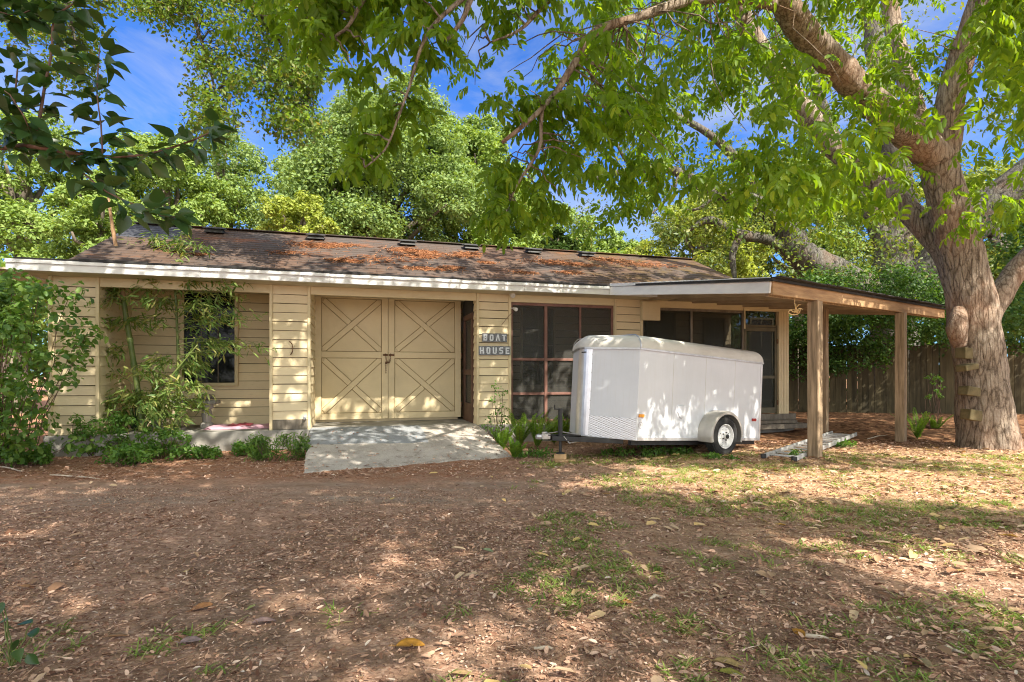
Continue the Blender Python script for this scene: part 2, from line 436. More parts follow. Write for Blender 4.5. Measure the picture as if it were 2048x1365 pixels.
# ==================================================================== BOAT HOUSE
TH = R(15.8); CU, SU = math.cos(TH), math.sin(TH)
OX, OY = -6.77, 8.03
SLAB = .315
def hu(px, v=0.0):
    k = (px-CX)/F
    return (k*(OY+CU*v)-(OX-SU*v))/(CU-k*SU)
def hz(px, py, v=0.0):
    u = hu(px, v); Y = OY+SU*u+CU*v
    return EYE+(HY-py)/F*Y
def hw(u, v, z): return Vector((OX+CU*u-SU*v, OY+SU*u+CU*v, z))
house = empty('boat_house', 'long low cream clapboard outbuilding with barn doors and a brown shingle roof', 'outbuilding', (OX, OY, 0), (0, 0, TH))

P1 = (hu(97), hu(199)); P2 = (hu(539), hu(621)); P3 = (hu(953), hu(1022)); P4 = (hu(1228), hu(1285))
UR = hu(1581); UL = 0.0
VB = 1.25; VI = 1.9; VBACK = 4.0; TOP = 2.655
# slab
mb = MB(); mb.box(UL-.05, UR+.05, -.04, VBACK, -.2, SLAB-.004)
mb.build('foundation', M['concrete'], house, .012)

def siding(mb, u0, u1, v, z0, z1, sp=.145, proud=.022, t=.03, seed=0):
    r = random.Random(seed); n = max(1, round((z1-z0)/sp)); h = (z1-z0)/n
    for i in range(n):
        a = z0+i*h+(0 if i == 0 else r.uniform(-.003, .003)); b = z0+(i+1)*h-(.010 if i < n-1 else .003)
        p = proud+r.uniform(-.003, .004)
        w0, w1 = r.uniform(-.003, .003), r.uniform(-.003, .003)
        mb.hexa([(u0, v-p, a+w0), (u1, v-p, a+w1), (u1, v+t, a+w1), (u0, v+t, a+w0),
                 (u0, v-.004, b+w0), (u1, v-.004, b+w1), (u1, v+t, b+w1), (u0, v+t, b+w0)])
    return mb
def siding_side(mb, u, out, v0, v1, z0, z1, sp=.145):   # boards on a wall that runs in depth; out = +1/-1
    n = max(1, round((z1-z0)/sp)); h = (z1-z0)/n
    for i in range(n):
        a, b = z0+i*h, z0+(i+1)*h-.003
        q = [(u+out*.02, v0, a), (u-out*.03, v0, a), (u-out*.03, v1, a), (u+out*.02, v1, a),
             (u+out*.004, v0, b), (u-out*.03, v0, b), (u-out*.03, v1, b), (u+out*.004, v1, b)]
        if out < 0: q = [q[1], q[0], q[3], q[2], q[5], q[4], q[7], q[6]]
        mb.hexa(q)

PD = .22     # depth of the siding pillars
for i, (a, b) in enumerate((P1, P2, P3, P4)):
    z0 = SLAB+(.16 if i == 1 else 0)
    mb = siding(MB(), a+.045, b-.045, .02, z0, TOP, .145, seed=i)
    siding_side(mb, b-.016, 1, .02, PD, SLAB, TOP); siding_side(mb, a+.016, -1, .02, PD, SLAB, TOP)
    mb.box(a+.047, b-.047, .05, PD-.02, SLAB, TOP)
    pil = mb.build('pillar', M['siding'], house)
    MB().box(a+.03, b-.03, .024, .036, SLAB+.01, TOP-.01).build('gap_shade_sheet', M['gap'], pil)  # dark sheet behind the boards paints shade into their gaps
    tr = MB()
    for u in (a, b-.045): tr.box(u, u+.045, -.022, .05, SLAB-.015, TOP-.001)
    tr.build('corner_trim', M['trim'], pil, .004)
    if i == 1:
        MB().box(a+.046, b-.046, -.004, .06, SLAB+.002, SLAB+.155).build('grey_base_board', M['wood_old'], pil, .004)
        fz = MB(); c = (hu(609, -.05), -.03, hz(609, 836, -.03)); fz.lathe(c, (0, -1, 0), [(.0, 0), (.03, 0), (.03, .02), (.015, .03), (.015, .07), (.022, .07), (.022, .09), (0, .09)], 12)
        fz.build('hose_tap', M['steel'], pil)
        hk = MB(); pts = [Vector((hu(579+d, -.02), -.03-.01*math.sin(k), hz(580, y, -.02))) for k, (d, y) in enumerate(((0, 683), (5, 688), (7, 697), (6, 704), (2, 710)))]
        hk.tube(pts, .009, 6).build('rope_hook', M['rust'], pil)
    if i == 2:
        for (px, py, rr) in ((1026, 589, .045), (1032, 617, .035)):
            f = MB(); c = Vector((hu(px, -.14), -.06, hz(px, py, -.14)))
            f.lathe(c, (.25, -.9, -.35), [(0, -.05), (rr*.55, -.05), (rr*.75, -.01), (rr, .05), (rr*.9, .06), (0, .035)], 16)
            f.tube([c, c+Vector((-.04, .06, .02)), Vector((b-.02, -.01, c.z-.02))], .009, 6)
            f.build('floodlight', M['lamp_white'], pil, smooth=True)
        w = MB(); w.tube([Vector((hu(x, -.05), -.03, hz(x, y, -.05))) for x, y in ((1029, 622), (1018, 632), (1008, 645), (1004, 650))], .005, 5)
        w.build('cable', M['stem'], pil)

# header boards between pillars and eave soffit
mb = MB()
for a, b in ((P1[1], P2[0]), (P2[1], P3[0]), (P3[1], P4[0]), (P4[1], UR)): mb.box(a+.001, b-.001, .0, .06, TOP-.135, TOP-.001)
mb.build('header_board', M['trim'], house, .004)
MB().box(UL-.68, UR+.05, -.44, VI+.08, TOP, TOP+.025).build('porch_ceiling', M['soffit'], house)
# recessed walls
mb = siding(MB(), P1[1]-.3, P2[0]+.1, VB, SLAB, TOP, .157, seed=11)
wu0, wu1 = hu(369, VB-.03), hu(470, VB-.03); wz0, wz1 = hz(420, 766, VB), hz(420, 579, VB)
o_ = mb.build('wall', M['siding'], house); MB().box(P1[1]-.3, P2[0]+.1, VB+.005, VB+.016, SLAB+.01, TOP-.01).build('gap_shade_sheet', M['gap'], o_)
def window(u0, u1, z0, z1, v, nm, rows=1, cols=2, fm=None, w=.055):
    f = MB(); f.box(u0-w, u0, v-.05, v+.02, z0-w, z1+w); f.box(u1, u1+w, v-.05, v+.02, z0-w, z1+w)
    f.box(u0, u1, v-.05, v+.02, z1, z1+w); f.box(u0-.02, u1+.02, v-.065, v+.02, z0-w, z0)
    o = f.build('window', fm or M['trim'], house, .004)
    MB().box(u0, u1, v-.026, v-.021, z0, z1).build('pane', M['glass'], o)
    m = MB()
    for i in range(1, cols): u = u0+(u1-u0)*i/cols; m.box(u-.007, u+.007, v-.034, v-.027, z0, z1)
    for i in range(1, rows): z = z0+(z1-z0)*i/rows; m.box(u0, u1, v-.0335, v-.0275, z-.012, z+.012)
    if m.v: m.build('muntin', nm, o)
    return o
window(wu0, wu1, wz0, wz1, VB-.02, M['wood_old'], 1, 3)
# house ends, back, partition returns
mb = MB(); siding_side(mb, UL+.03, -1, PD, VBACK, SLAB, TOP); siding_side(mb, UR-.03, 1, VI, VBACK, SLAB, TOP)
n = len(mb.v); siding(mb, UL+.06, UR-.06, VBACK-.03, SLAB, TOP)
mb.box(UL+.06, UR-.06, VBACK-.06, VBACK-.04, SLAB, TOP)
mb.build('wall', M['siding'], house)
mb = MB(); siding_side(mb, P1[1]-.02, 1, PD, VB, SLAB, TOP); mb.build('wall', M['siding'], house)
mb = MB(); siding_side(mb, P2[0]+.02, -1, PD, VB, SLAB, TOP); siding_side(mb, P2[1]-.02, 1, PD, VB, SLAB, TOP)
mb.box(P2[0]+.03, P2[1]-.03, PD+.01, VB-.01, SLAB, TOP-.01); mb.build('wall', M['siding'], house)
# barn doors
du = (hu(629, VB-.06), hu(776.3, VB-.06), hu(922, VB-.06)); dz0, dz1 = SLAB+.05, hz(776, 588, VB-.06)
back = MB(); back.box(P2[1]-.03, P3[0]-.11, VB+.02, VB+.06, SLAB, TOP); back.build('wall', M['door_paint'], house)
jam = MB(); jam.box(P2[1]-.02, du[0]-.008, VB-.04, VB+.02, SLAB, dz1+.05); jam.box(du[0]-.006, du[2], VB-.05, VB+.02, dz1+.008, TOP)
jam.build('door_frame', M['trim'], house, .004)
for s in (0, 1):
    a, b = du[s]+.004, du[s+1]-.004; v1 = VB-.01; zc = (dz0+dz1)/2+.02
    d = MB(); d.box(a, b, v1-.03, v1, dz0, dz1); door = d.build('barn_door', M['door_paint'], house, .003)
    fr = MB(); w = .115; vf = v1-.058; vk = v1-.0302
    fr.box(a, a+w, vf, vk, dz0, dz1); fr.box(b-w, b, vf, vk, dz0, dz1)
    for z in (dz0, zc-w/2, dz1-w): fr.box(a+w+.002, b-w-.002, vf+.001, vk, z, z+w)
    fr.build('frame', M['door_paint'], door, .005)
    br = MB(); up = (0, -1, 0)
    for (z0, z1, flip) in ((dz0+w, zc-w/2, 0), (zc+w/2, dz1-w, 1)):
        x0, x1 = a+w, b-w; cxm, czm = (x0+x1)/2, (z0+z1)/2
        A, B = Vector((x0+.045, vf+.012, z0+.045)), Vector((x1-.045, vf+.012, z1-.045))
        C_, D_ = Vector((x0+.045, vf+.012, z1-.045)), Vector((x1-.045, vf+.012, z0+.045))
        if s: A, B, C_, D_ = C_, D_, A, B
        br.bar(A, B, .095, .022, up)
        mid = Vector((cxm, vf+.012, czm)); dd = (D_-C_).normalized()
        br.bar(C_, mid-dd*.056, .095, .021, up); br.bar(mid+dd*.056, D_, .095, .021, up)
    br.build('brace', M['door_paint'], door, .003)
    jt = MB(); e = .011; q0, q1 = v1-.0335, v1-.0305  # dark strips draw the shadow gaps and grime lines beside the trim
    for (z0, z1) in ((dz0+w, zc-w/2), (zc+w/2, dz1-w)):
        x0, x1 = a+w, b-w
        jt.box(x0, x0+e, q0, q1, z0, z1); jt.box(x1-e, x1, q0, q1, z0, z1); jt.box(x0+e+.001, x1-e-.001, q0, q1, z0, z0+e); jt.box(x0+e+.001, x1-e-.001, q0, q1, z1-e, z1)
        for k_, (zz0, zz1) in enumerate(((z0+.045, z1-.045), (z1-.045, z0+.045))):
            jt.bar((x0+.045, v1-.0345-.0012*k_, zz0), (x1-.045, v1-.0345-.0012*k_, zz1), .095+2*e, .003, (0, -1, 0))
    jt.build('shadow_joint_line', M['gap2'], door)
    xx = a-.01 if s == 0 else b+.01
    for z in (dz0+.25, zc, dz1-.3): MB().tube([(xx, vf-.004, z-.05), (xx, vf-.004, z+.05)], .012, 8).build('hinge', M['rust'], door)
    lt = MB(); q = (b-.09, b-.005) if s == 0 else (a+.005, a+.11)
    lt.box(q[0], q[1], vf-.014, vf-.0005, zc-.018, zc+.018); lt.build('latch', M['rust'], door, .003)
ch = MB(); xm = du[1]; zz = hz(776, 711, VB)
for k in range(26):       # chain links looped through the latches
    t = k/25; a = -math.pi*t; c = Vector((xm+.045*math.cos(a), VB-.085, zz+.02+.17*math.sin(a)))
    ax = Vector((math.sin(a*1.0), (k % 2)*1.2-.3, math.cos(a))).normalized()
    ch.lathe(c, (ax.z, (k % 2)-.5, -ax.x), [(.013, -.003), (.016, 0), (.013, .003), (.010, 0)], 8, True)
for k in range(9): ch.lathe((xm-.045, VB-.085, zz-.16-k*.022), (k % 2, 1-(k % 2), 0), [(.010, -.003), (.013, 0), (.010, .003), (.007, 0)], 8, True)
ch.box(xm-.055, xm-.02, VB-.1, VB-.075, zz-.17, zz-.125)
ch.build('door_chain', M['rust'], house)
# side entrance in the return beside the doors (brown frame, dark inside)
sd = MB(); u = P3[0]+.05
siding_side(sd, u-.02, -1, PD, .34, SLAB, TOP); sd.build('wall', M['siding'], house)
fr = MB()
for (v0, v1, z0, z1) in ((.36, .46, SLAB, 2.35), (1.10, 1.2, SLAB, 2.35), (.46, 1.10, 2.25, 2.35), (.46, 1.10, SLAB, SLAB+.35), (.46, 1.10, 1.2, 1.3)):
    fr.box(u-.06, u-.01, v0, v1, z0, z1)
sdo = fr.build('side_door', M['brownwood'], house, .004)
MB().box(u-.03, u-.025, .46, 1.10, SLAB+.35, 2.25).build('screen_mesh', M['screen'], sdo)
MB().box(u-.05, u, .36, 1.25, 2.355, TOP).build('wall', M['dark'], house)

# screened porch
wl = siding(MB(), P3[0]+.1, UR-.08, VI, SLAB, TOP, .16, seed=21)
o_ = wl.build('wall', M['siding'], house); MB().box(P3[0]+.1, UR-.08, VI+.005, VI+.016, SLAB+.01, TOP-.01).build('gap_shade_sheet', M['gap'], o_)
for (x0, x1, y0, y1) in ((1044, 1105, 612, 770), (1295, 1345, 615, 730), (1408, 1444, 640, 720), (1500, 1540, 640, 800)):
    window(hu(x0, VI), hu(x1, VI), hz(x0, y1, VI), hz(x0, y0, VI), VI-.02, M['wood_old'], 2, 2, M['dark_frame'] if x0 > 1200 else None, .05)
part = MB(); siding_side(part, P3[0]+.09, 1, PD+.01, VI, SLAB, TOP); part.build('wall', M['siding'], house)
def screen_bay(u0, u1, z0, z1, mull, rails, mat, wm=.05, sill=.06, scr='screen'):
    f = MB(); f.box(u0, u0+.04, .03, .09, z0, z1); f.box(u1-.04, u1, .03, .09, z0, z1)
    f.box(u0+.041, u1-.041, .03, .09, z1-.05, z1-.001); f.box(u0+.041, u1-.041, .03, .09, z0, z0+sill)
    for (u, w) in mull: f.box(u-w/2, u+w/2, .024, .094, z0+sill+.001, z1-.051)
    cuts = [u0+.041]+[e for (u, w) in mull for e in (u-w/2-.001, u+w/2+.001)]+[u1-.041]
    for z in rails:
        for k in range(0, len(cuts), 2): f.box(cuts[k], cuts[k+1], .03, .088, z-.024, z+.024)
    o = f.build('screen_frame', mat, house, .004)
    MB().box(u0+.02, u1-.02, .058, .0605, z0+.02, z1-.02).build('screen_mesh', M[scr], o)
    return o
screen_bay(P3[1]+.001, P4[0]-.001, SLAB, TOP-.137, [(hu(1093), .055), (hu(1162), .035)], [hz(1060, 719), hz(1060, 788)], M['redwood'])
uD = hu(1490)
screen_bay(P4[1]+.001, uD, SLAB, TOP-.137, [(hu(1385), .04)], [1.15], M['wood_old'], scr='screen_shaded')
# screen door with cream frame, transom and corner post
uE = hu(1556)
d = MB(); zt = hz(1520, 655)
d.box(uD+.002, uD+.055, .02, .08, SLAB+.08, zt); d.box(uE-.06, uE, .02, .08, SLAB+.08, zt); d.box(uD+.056, uE-.061, .02, .08, zt-.08, zt-.001)
d.box(uD+.056, uE-.061, .02, .08, SLAB+.08, SLAB+.2); d.box(uD+.056, uE-.061, .025, .075, 1.12, 1.18)
o = d.build('screen_door', M['dark_frame'], house, .004)
MB().box(uD+.03, uE-.03, .045, .0475, SLAB+.1, zt-.03).build('screen_mesh', M['screen_shaded'], o)
for z in (.62, 1.9): MB().box(uE-.02, uE+.02, .0, .019, z-.05, z+.05).build('hinge', M['rust'], o, .003)
tr = MB(); tr.box(uD+.002, uE, .02, .08, zt+.005, zt+.05); o2 = tr.build('transom', M['dark_frame'], house)
MB().box(uD+.03, uE-.02, .045, .0475, zt+.05, TOP-.137).build('screen_mesh', M['screen_shaded'], o2)
c = MB()
for k in range(4): c.box(uE+.004+k*.067, uE+.065+k*.067, -.02+.006*(k % 2), .10, SLAB-.01, TOP-.14)
c.build('corner_post', M['trim'], house, .006)
st = MB(); st.box(uD-.6, UR+.1, -.05, .019, SLAB-.06, SLAB+.07); st.box(uD-.8, UR+.15, -.34, -.06, .1, .2); st.box(uD-.55, UR-.1, -.3, -.07, .21, .27)
st.build('door_step', M['wood_old'], house, .01)
MB().box(hu(1285, -.1), hu(1321, -.1), -.1, -.024, hz(1300, 641, -.1), hz(1300, 603, -.1)).build('meter_panel', M['trim'], house, .008)
MB().tube([(hu(1488, .0), -.02, hz(1488, 612)), (hu(1488), -.02, hz(1488, 658))], .016, 8).build('conduit', M['trim'], house)

# roof
GV0, GV1 = -.46, 1.97
u_l = hu(135, GV0)+.02; u_r = hu(1520, GV0)+.1
GZ0, GZ1 = TOP+.165, 3.955
mb = MB(); rows = 17; half = GV1-GV0
for sgn in (0, 1):
    for i in range(rows):
        t0, t1 = i/rows, (i+1.15)/rows if i < rows-1 else 1
        va, vb = GV0+half*t0, GV0+half*t1; za, zb = GZ0+(GZ1-GZ0)*t0+.012, GZ0+(GZ1-GZ0)*t1+.002
        if sgn: va, vb = 2*GV1-va, 2*GV1-vb
        r = random.Random(i+sgn*50); n = 26
        for k in range(n):       # gently uneven courses
            a, b = u_l+(u_r-u_l)*k/n, u_l+(u_r-u_l)*(k+1)/n
            da = .006*noise.noise(Vector((a*.9, va, 0))); db = .006*noise.noise(Vector((b*.9, va, 0)))
            q = [(a, va, za+da), (b, va, za+db), (b, vb, zb+db), (a, vb, zb+da)]
            q2 = [(x, y, z-.011) for x, y, z in q]
            if sgn: q, q2 = q[::-1], q2[::-1]
            mb.hexa(q2+q)
roof = mb.build('roof', M['shingle'], house)
deck = MB()
deck.add([(u_l+.02, GV0+.03, GZ0-.02), (u_r-.02, GV0+.03, GZ0-.02), (u_r-.02, GV1, GZ1-.02), (u_l+.02, GV1, GZ1-.02), (u_l+.02, 2*GV1-GV0-.03, GZ0-.02), (u_r-.02, 2*GV1-GV0-.03, GZ0-.02)],
         [(0, 1, 2, 3), (3, 2, 5, 4), (0, 3, 4), (1, 5, 2), (0, 4, 5, 1)])
deck.build('gable', M['trim'], roof)
MB().bar((u_l, GV1, GZ1+.012), (u_r, GV1, GZ1+.012), .2, .012).build('ridge_cap', M['shingle'], roof)
for (px, py) in ((430, 460), (632, 473), (815, 484), (942, 495), (1066, 500), (1172, 508)):
    v = 1.62; u = hu(px, v); z = GZ0+(GZ1-GZ0)*(v-GV0)/half
    w = MB(); w.hexa([(u-.16, v-.13, z-.01), (u+.16, v-.13, z-.01), (u+.16, v+.13, z+.04), (u-.16, v+.13, z+.04),
                      (u-.13, v-.12, z+.05), (u+.13, v-.12, z+.05), (u+.13, v+.1, z+.10), (u-.13, v+.1, z+.10)])
    w.hexa([(u-.18, v-.16, z+.055), (u+.18, v-.16, z+.055), (u+.18, v+.13, z+.11), (u-.18, v+.13, z+.11),
            (u-.15, v-.14, z+.085), (u+.15, v-.14, z+.085), (u+.15, v+.11, z+.14), (u-.15, v+.11, z+.14)])
    w.build('roof_vent', M['black'], roof, .006)
# flat porch roof edge with white fascia
uA = hu(1221, -.5); uF = hu(10, -.5)
MB().box(uF+.03, u_r, -.455, GV1, TOP+.03, TOP+.13).build('porch_roof', M['tar'], house)
fa = MB(); joints = [uF, hu(400, -.5), hu(660, -.5), hu(1050, -.5), uA+.1]
for k in range(4):
    a, b = joints[k], joints[k+1]-.004
    fa.box(a, b, -.49, -.46, TOP-.012+(.003 if k % 2 else 0), TOP+.085)
    fa.box(a, b, -.515-(.004 if k % 2 else 0), -.462, TOP+.0855, TOP+.135)
fa.box(uA+.104, u_r, -.49, -.46, TOP-.012, TOP+.13)
fa.box(uF, uF+.028, -.46, VI, TOP-.012, TOP+.12)
fa.build('fascia', M['white'], house, .005)
dr = MB(); r = random.Random(4); u = uF+.1
while u < u_r-.1:
    l = r.uniform(.25, .9); dz = r.uniform(-.006, .012)
    dr.box(u, min(u+l, u_r), -.50-r.uniform(0, .03), -.41, TOP+.137+dz*.3, TOP+.165+dz); u += l+.002
dr.build('roof_edge', M['tar'], house)

# lettered signs on the pillar right of the doors
def letter_sign(word, px0, px1, py0, py1, label):
    v = -.03; u0, u1 = hu(px0, v), hu(px1, v); z0, z1 = hz((px0+px1)/2, py1, v), hz((px0+px1)/2, py0, v)
    o = empty('letter_sign', label, 'sign', hw((u0+u1)/2, v, z0), (0, 0, TH)); w = (u1-u0)/len(word); H = z1-z0
    m1 = M['sign_plate']; m2 = M['sign_white']; r = random.Random(len(word))
    for i, chx in enumerate(word):
        x = -(u1-u0)/2+i*w; t = MB(); dz = r.uniform(-.006, .006)
        t.box(x+.002, x+w-.002, -.012, .0, dz, H+dz); tile = t.build('letter_tile', m1, o, .002)
        g = MB(); a, b, c, d = x+w*.2, x+w*.8, dz+H*.14, dz+H*.86; s = w*.19
        def st(p, q): g.bar((p[0], -.0135, p[1]), (q[0], -.0135, q[1]), s, .003, (0, -1, 0))
        def bx(x0, x1, z0_, z1_): g.box(x0, x1, -.015, -.0122, z0_, z1_)
        h = s*.5; mz = (c+d)/2
        if chx == 'B':
            bx(a, a+s, c, d); bx(a+s, b-h*.6, d-s, d); bx(a+s, b-h*.6, mz-h, mz+h); bx(a+s, b-h*.6, c, c+s); bx(b-s, b, c+h, mz-h*.3); bx(b-s, b, mz+h*.3, d-h)
        elif chx == 'O':
            bx(a, a+s, c+h, d-h); bx(b-s, b, c+h, d-h); bx(a+h, b-h, d-s, d+.001); bx(a+h, b-h, c-.001, c+s)
        elif chx == 'A': st((a+h*.6, c), ((a+b)/2-h*.25, d)); st((b-h*.6, c), ((a+b)/2+h*.25, d)); 
        elif chx == 'T': bx(a, b, d-s, d); bx((a+b)/2-h, (a+b)/2+h, c, d-s)
        elif chx == 'H': bx(a, a+s, c, d); bx(b-s, b, c, d); bx(a+s, b-s, mz-h, mz+h)
        elif chx == 'U': bx(a, a+s, c+h, d); bx(b-s, b, c+h, d); bx(a+h, b-h, c-.001, c+s)
        elif chx == 'S':
            bx(a+h, b, d-s, d); bx(a, a+s, mz, d-h); bx(a+h, b-h, mz-h, mz+h); bx(b-s, b, c+h, mz); bx(a, b-h, c, c+s)
        elif chx == 'E': bx(a, a+s, c, d); bx(a+s, b, d-s, d); bx(a+s, b-h, mz-h, mz+h); bx(a+s, b, c, c+s)
        g.build('letter', m2, tile)
M['sign_plate'] = basic('slate_tile', (.10, .105, .12, 1), (.24, .25, .27, 1), 30, .6, .2, .003)
M['sign_white'] = basic('letter_paint', (.55, .58, .62, 1), (.75, .77, .8, 1), 25, .5, .1, .002)
letter_sign('BOAT', 964, 1014, 667, 684, 'upper row of dark letter tiles spelling BOAT on the cream pillar')
letter_sign('HOUSE', 957, 1021, 693, 711, 'lower row of dark letter tiles spelling HOUSE on the cream pillar')

# porch things: concrete bench, dark object on it, folded pink float
b0 = hw(hu(385, .7), .7, SLAB)
bench = empty('garden_bench', 'small grey concrete bench on the porch half hidden by bamboo', 'bench', b0, (0, 0, TH))
ubr = hu(432, .55)-hu(385, .7)
MB().box(ubr-1.05, ubr, -.18, .18, .40, .46).build('seat', M['concrete'], bench, .015)
for x in (ubr-.9, ubr-.17):
    MB().lathe((x, 0, 0), (0, 0, 1), [(.10, 0), (.10, .07), (.065, .1), (.085, .22), (.065, .3), (.10, .34), (.10, .399), (0, .399)], 14).build('leg', M['concrete'], bench)
bp = hw(hu(418, .7), .7, SLAB+.46)
lg = MB(); rough_tube(lg, [bp+Vector((-.17, -.03, .055)), bp+Vector((-.02, 0, .06)), bp+Vector((.07, .02, .055))], [.05, .06, .05], 12, .03, .15)
tag(lg.build('split_log', M['wood_old'], None, smooth=True), 'short brown log lying on top of the concrete bench', 'log')
fl = hw(hu(482, .55), .55, SLAB)
flo = empty('folded_float', 'folded pink vinyl sheet with a red stripe lying on the porch floor', 'pool float', fl, (0, 0, TH))
def pad(L, Wd, H, seed, z0):
    n = 18; V = []; Fc = []
    for j in range(n):
        for i in range(n):
            x, y = -1+2*i/(n-1), -1+2*j/(n-1); e = max(0, 1-max(abs(x), abs(y))**6)**.5
            V.append((x*L/2+.02*noise.noise(Vector((x*2, y*2, seed))), y*Wd/2, z0+H*e*(.75+.5*noise.noise(Vector((x*3+seed, y*2.2, seed))))))
    for j in range(n-1):
        for i in range(n-1): Fc.append((j*n+i, j*n+i+1, (j+1)*n+i+1, (j+1)*n+i))
    return MB().add(V, Fc)
pad(1.05, .55, .06, 2, .002).build('sheet', M['pinkcloth'], flo, smooth=True)
pad(.40, .4, .065, 5, .012).build('stripe', M['redcloth'], flo, smooth=True)

# concrete ramp
def ramp_mat():
    t = NT('ramp_concrete'); v = t.mapping()
    sx = t.n('SeparateXYZ'); t.l(t.tc.outputs['Object'], sx.inputs[0])
    a = t.noise(v, 2.2, 8, .7); g = t.noise(v, 55, 5, .75)
    col = t.ramp(a, [(.3, (.33, .29, .25)), (.7, (.50, .455, .40))])
    wob = t.math('MULTIPLY', t.math('SUBTRACT', t.noise(v, 5), .5), .12)
    px = t.math('ADD', sx.outputs['X'], wob); py = t.math('ADD', sx.outputs['Y'], wob)
    patch = t.math('MULTIPLY', t.val(px, 1.80, 1.77), t.val(py, -1.18, -1.15))
    col = t.mix(patch, col, t.ramp(a, [(.3, (.225, .235, .245)), (.7, (.315, .33, .345))]))
    st = t.noise(v, 6, 9, .8); col = t.mix(t.math('MULTIPLY', t.val(st, .54, .66), .7), col, (.12, .09, .065, 1))
    col = t.mix(.55, col, t.ramp(g, [(.3, (.3, .3, .3)), (.7, (.72, .72, .72))]), 'OVERLAY')
    return t.done(t.principled(col, .9, 0, t.bump(g, .5, .008), .2))
g1, g2 = gnd(606, 950), gnd(1024, 916)
tl, trr = hw(hu(621), .03, SLAB), hw(hu(952), .03, SLAB)
n = 26; V = []; Fc = []
inv = Matrix.Translation((OX+CU*P2[1], OY+SU*P2[1], 0)) @ Matrix.Rotation(TH, 4, 'Z'); inv = inv.inverted()
for j in range(n+1):
    for i in range(n+1):
        s, t = i/n, j/n
        p = tl.lerp(trr, s).lerp(g1.lerp(g2, s), t); z = SLAB*(1-t)+.05*math.sin(math.pi*t)*.5+.012*(1-t)
        if j > n-3: p += Vector((0, (j-n+3)/3*(.10*noise.noise(Vector((s*9, 1, 2)))+.04*noise.noise(Vector((s*31, 4, 2)))), 0))
        if i in (0, n): p += Vector((.05*noise.noise(Vector((t*6, i, 2)))+.02*noise.noise(Vector((t*23, i, 7))), 0, 0))
        z = z+.004 if j < n else -.05
        V.append(inv @ Vector((p.x, p.y, z+.007*noise.noise(Vector((p.x*3, p.y*3, 5))))))
for j in range(n):
    for i in range(n): Fc.append((j*n+j+i, (j+1)*(n+1)+i, (j+1)*(n+1)+i+1, j*(n+1)+i+1))
mb = MB().add(V, Fc); sk = []
for i in range(n):     # skirts down the two sides
    for e in (0, n):
        a, b = V[i*(n+1)+e], V[(i+1)*(n+1)+e]; sk.append((a, b))
for a, b in sk: mb.add([a, b, (b[0], b[1], -.1), (a[0], a[1], -.1)], [(0, 1, 2, 3)])
rp = mb.build('concrete_ramp', ramp_mat(), None)
rp.location = (OX+CU*P2[1], OY+SU*P2[1], 0); rp.rotation_euler = (0, 0, TH)
tag(rp, 'cracked grey concrete ramp sloping from the barn doors to the yard', 'ramp')

# ==================================================================== CARPORT
C1 = Vector((3.29, 7.0, 0)); DB = Vector((.79, .615, 0)).normalized(); NB = Vector((DB.y, -DB.x, 0))
def bz(t): return 2.225+.021*t
cp = empty('carport', 'open lean-to carport on timber posts with a white side fascia', 'carport', C1)
def lc(v): return Vector(v)-C1
A0 = hw(uA, -.5, 0); LB = 7.15
C2 = C1+DB*LB; B2 = Vector((6.4, 13.1, 0))
fa = MB(); p, q = lc((A0.x, A0.y, 2.715)), lc((C1.x, C1.y, 2.225+.095))
fa.bar(p, q, .03, .15).bar(p+Vector((0, 0, .105)), q+Vector((0, 0, .105)), .045, .05)
fa.build('fascia', M['white'], cp, .004)
bm_ = MB(); bm_.bar(lc(C1+Vector((0, 0, bz(0)+.09))+DB*.02), lc(C2+Vector((0, 0, bz(LB)+.085))), .05, .175)
bm_.build('beam', M['wood_beam'], cp, .006)
bm2 = MB(); bm2.bar(lc(C1-NB*.1+Vector((0, 0, bz(0)+.06))+DB*.1), lc(C2-NB*.1+Vector((0, 0, bz(LB)+.055))), .05, .12); bm2.build('beam', M['wood_post'], cp, .005)
# roof sheet: thin slab through four corners (split in two planes)
za, zc1, zc2, zb = 2.80, 2.43, 2.43+.021*LB, 2.86
ro = MB()
tv = [lc((A0.x-.02, A0.y, za+.03)), lc(C1+NB*.05-DB*.05+Vector((0, 0, zc1))), lc(C2+NB*.05+Vector((0, 0, zc2))), lc((B2.x, B2.y, zb)), ]
bv = [v-Vector((0, 0, .035)) for v in tv]
ro.add(bv+tv, [(4, 5, 7), (5, 6, 7), (3, 1, 0), (3, 2, 1), (0, 1, 5, 4), (1, 2, 6, 5), (2, 3, 7, 6), (3, 0, 4, 7)])
roof_c = ro.build('roof', M['tar'], cp)
ed = MB(); r = random.Random(3); t = 0
while t < LB-.1:
    l = r.uniform(.3, 1.1); z = zc1+.021*t
    ed.bar(lc(C1+DB*t+NB*(.06+r.uniform(-.01, .02))+Vector((0, 0, z+.012))), lc(C1+DB*min(t+l, LB)+NB*.06+Vector((0, 0, z+.021*l+.012+r.uniform(-.008, .012)))), .16, .014); t += l+.01
ed.build('roof_edge', M['tar'], roof_c)
cl = MB(); cv = [v-Vector((0, 0, .012)) for v in bv]; cl.add(cv, [(3, 1, 0), (3, 2, 1)]); cl.build('ceiling', M['plywood'], cp)
for k in range(9):
    t = .5+k*.78; a = C1+DB*t-NB*.13; e = A0.lerp(B2, min(1, .12+t/LB*.9))
    MB().bar(lc((a.x, a.y, bz(t)+.10)), lc((e.x, e.y, 2.70)), .045, .11).build('rafter', M['plywood'], cp)
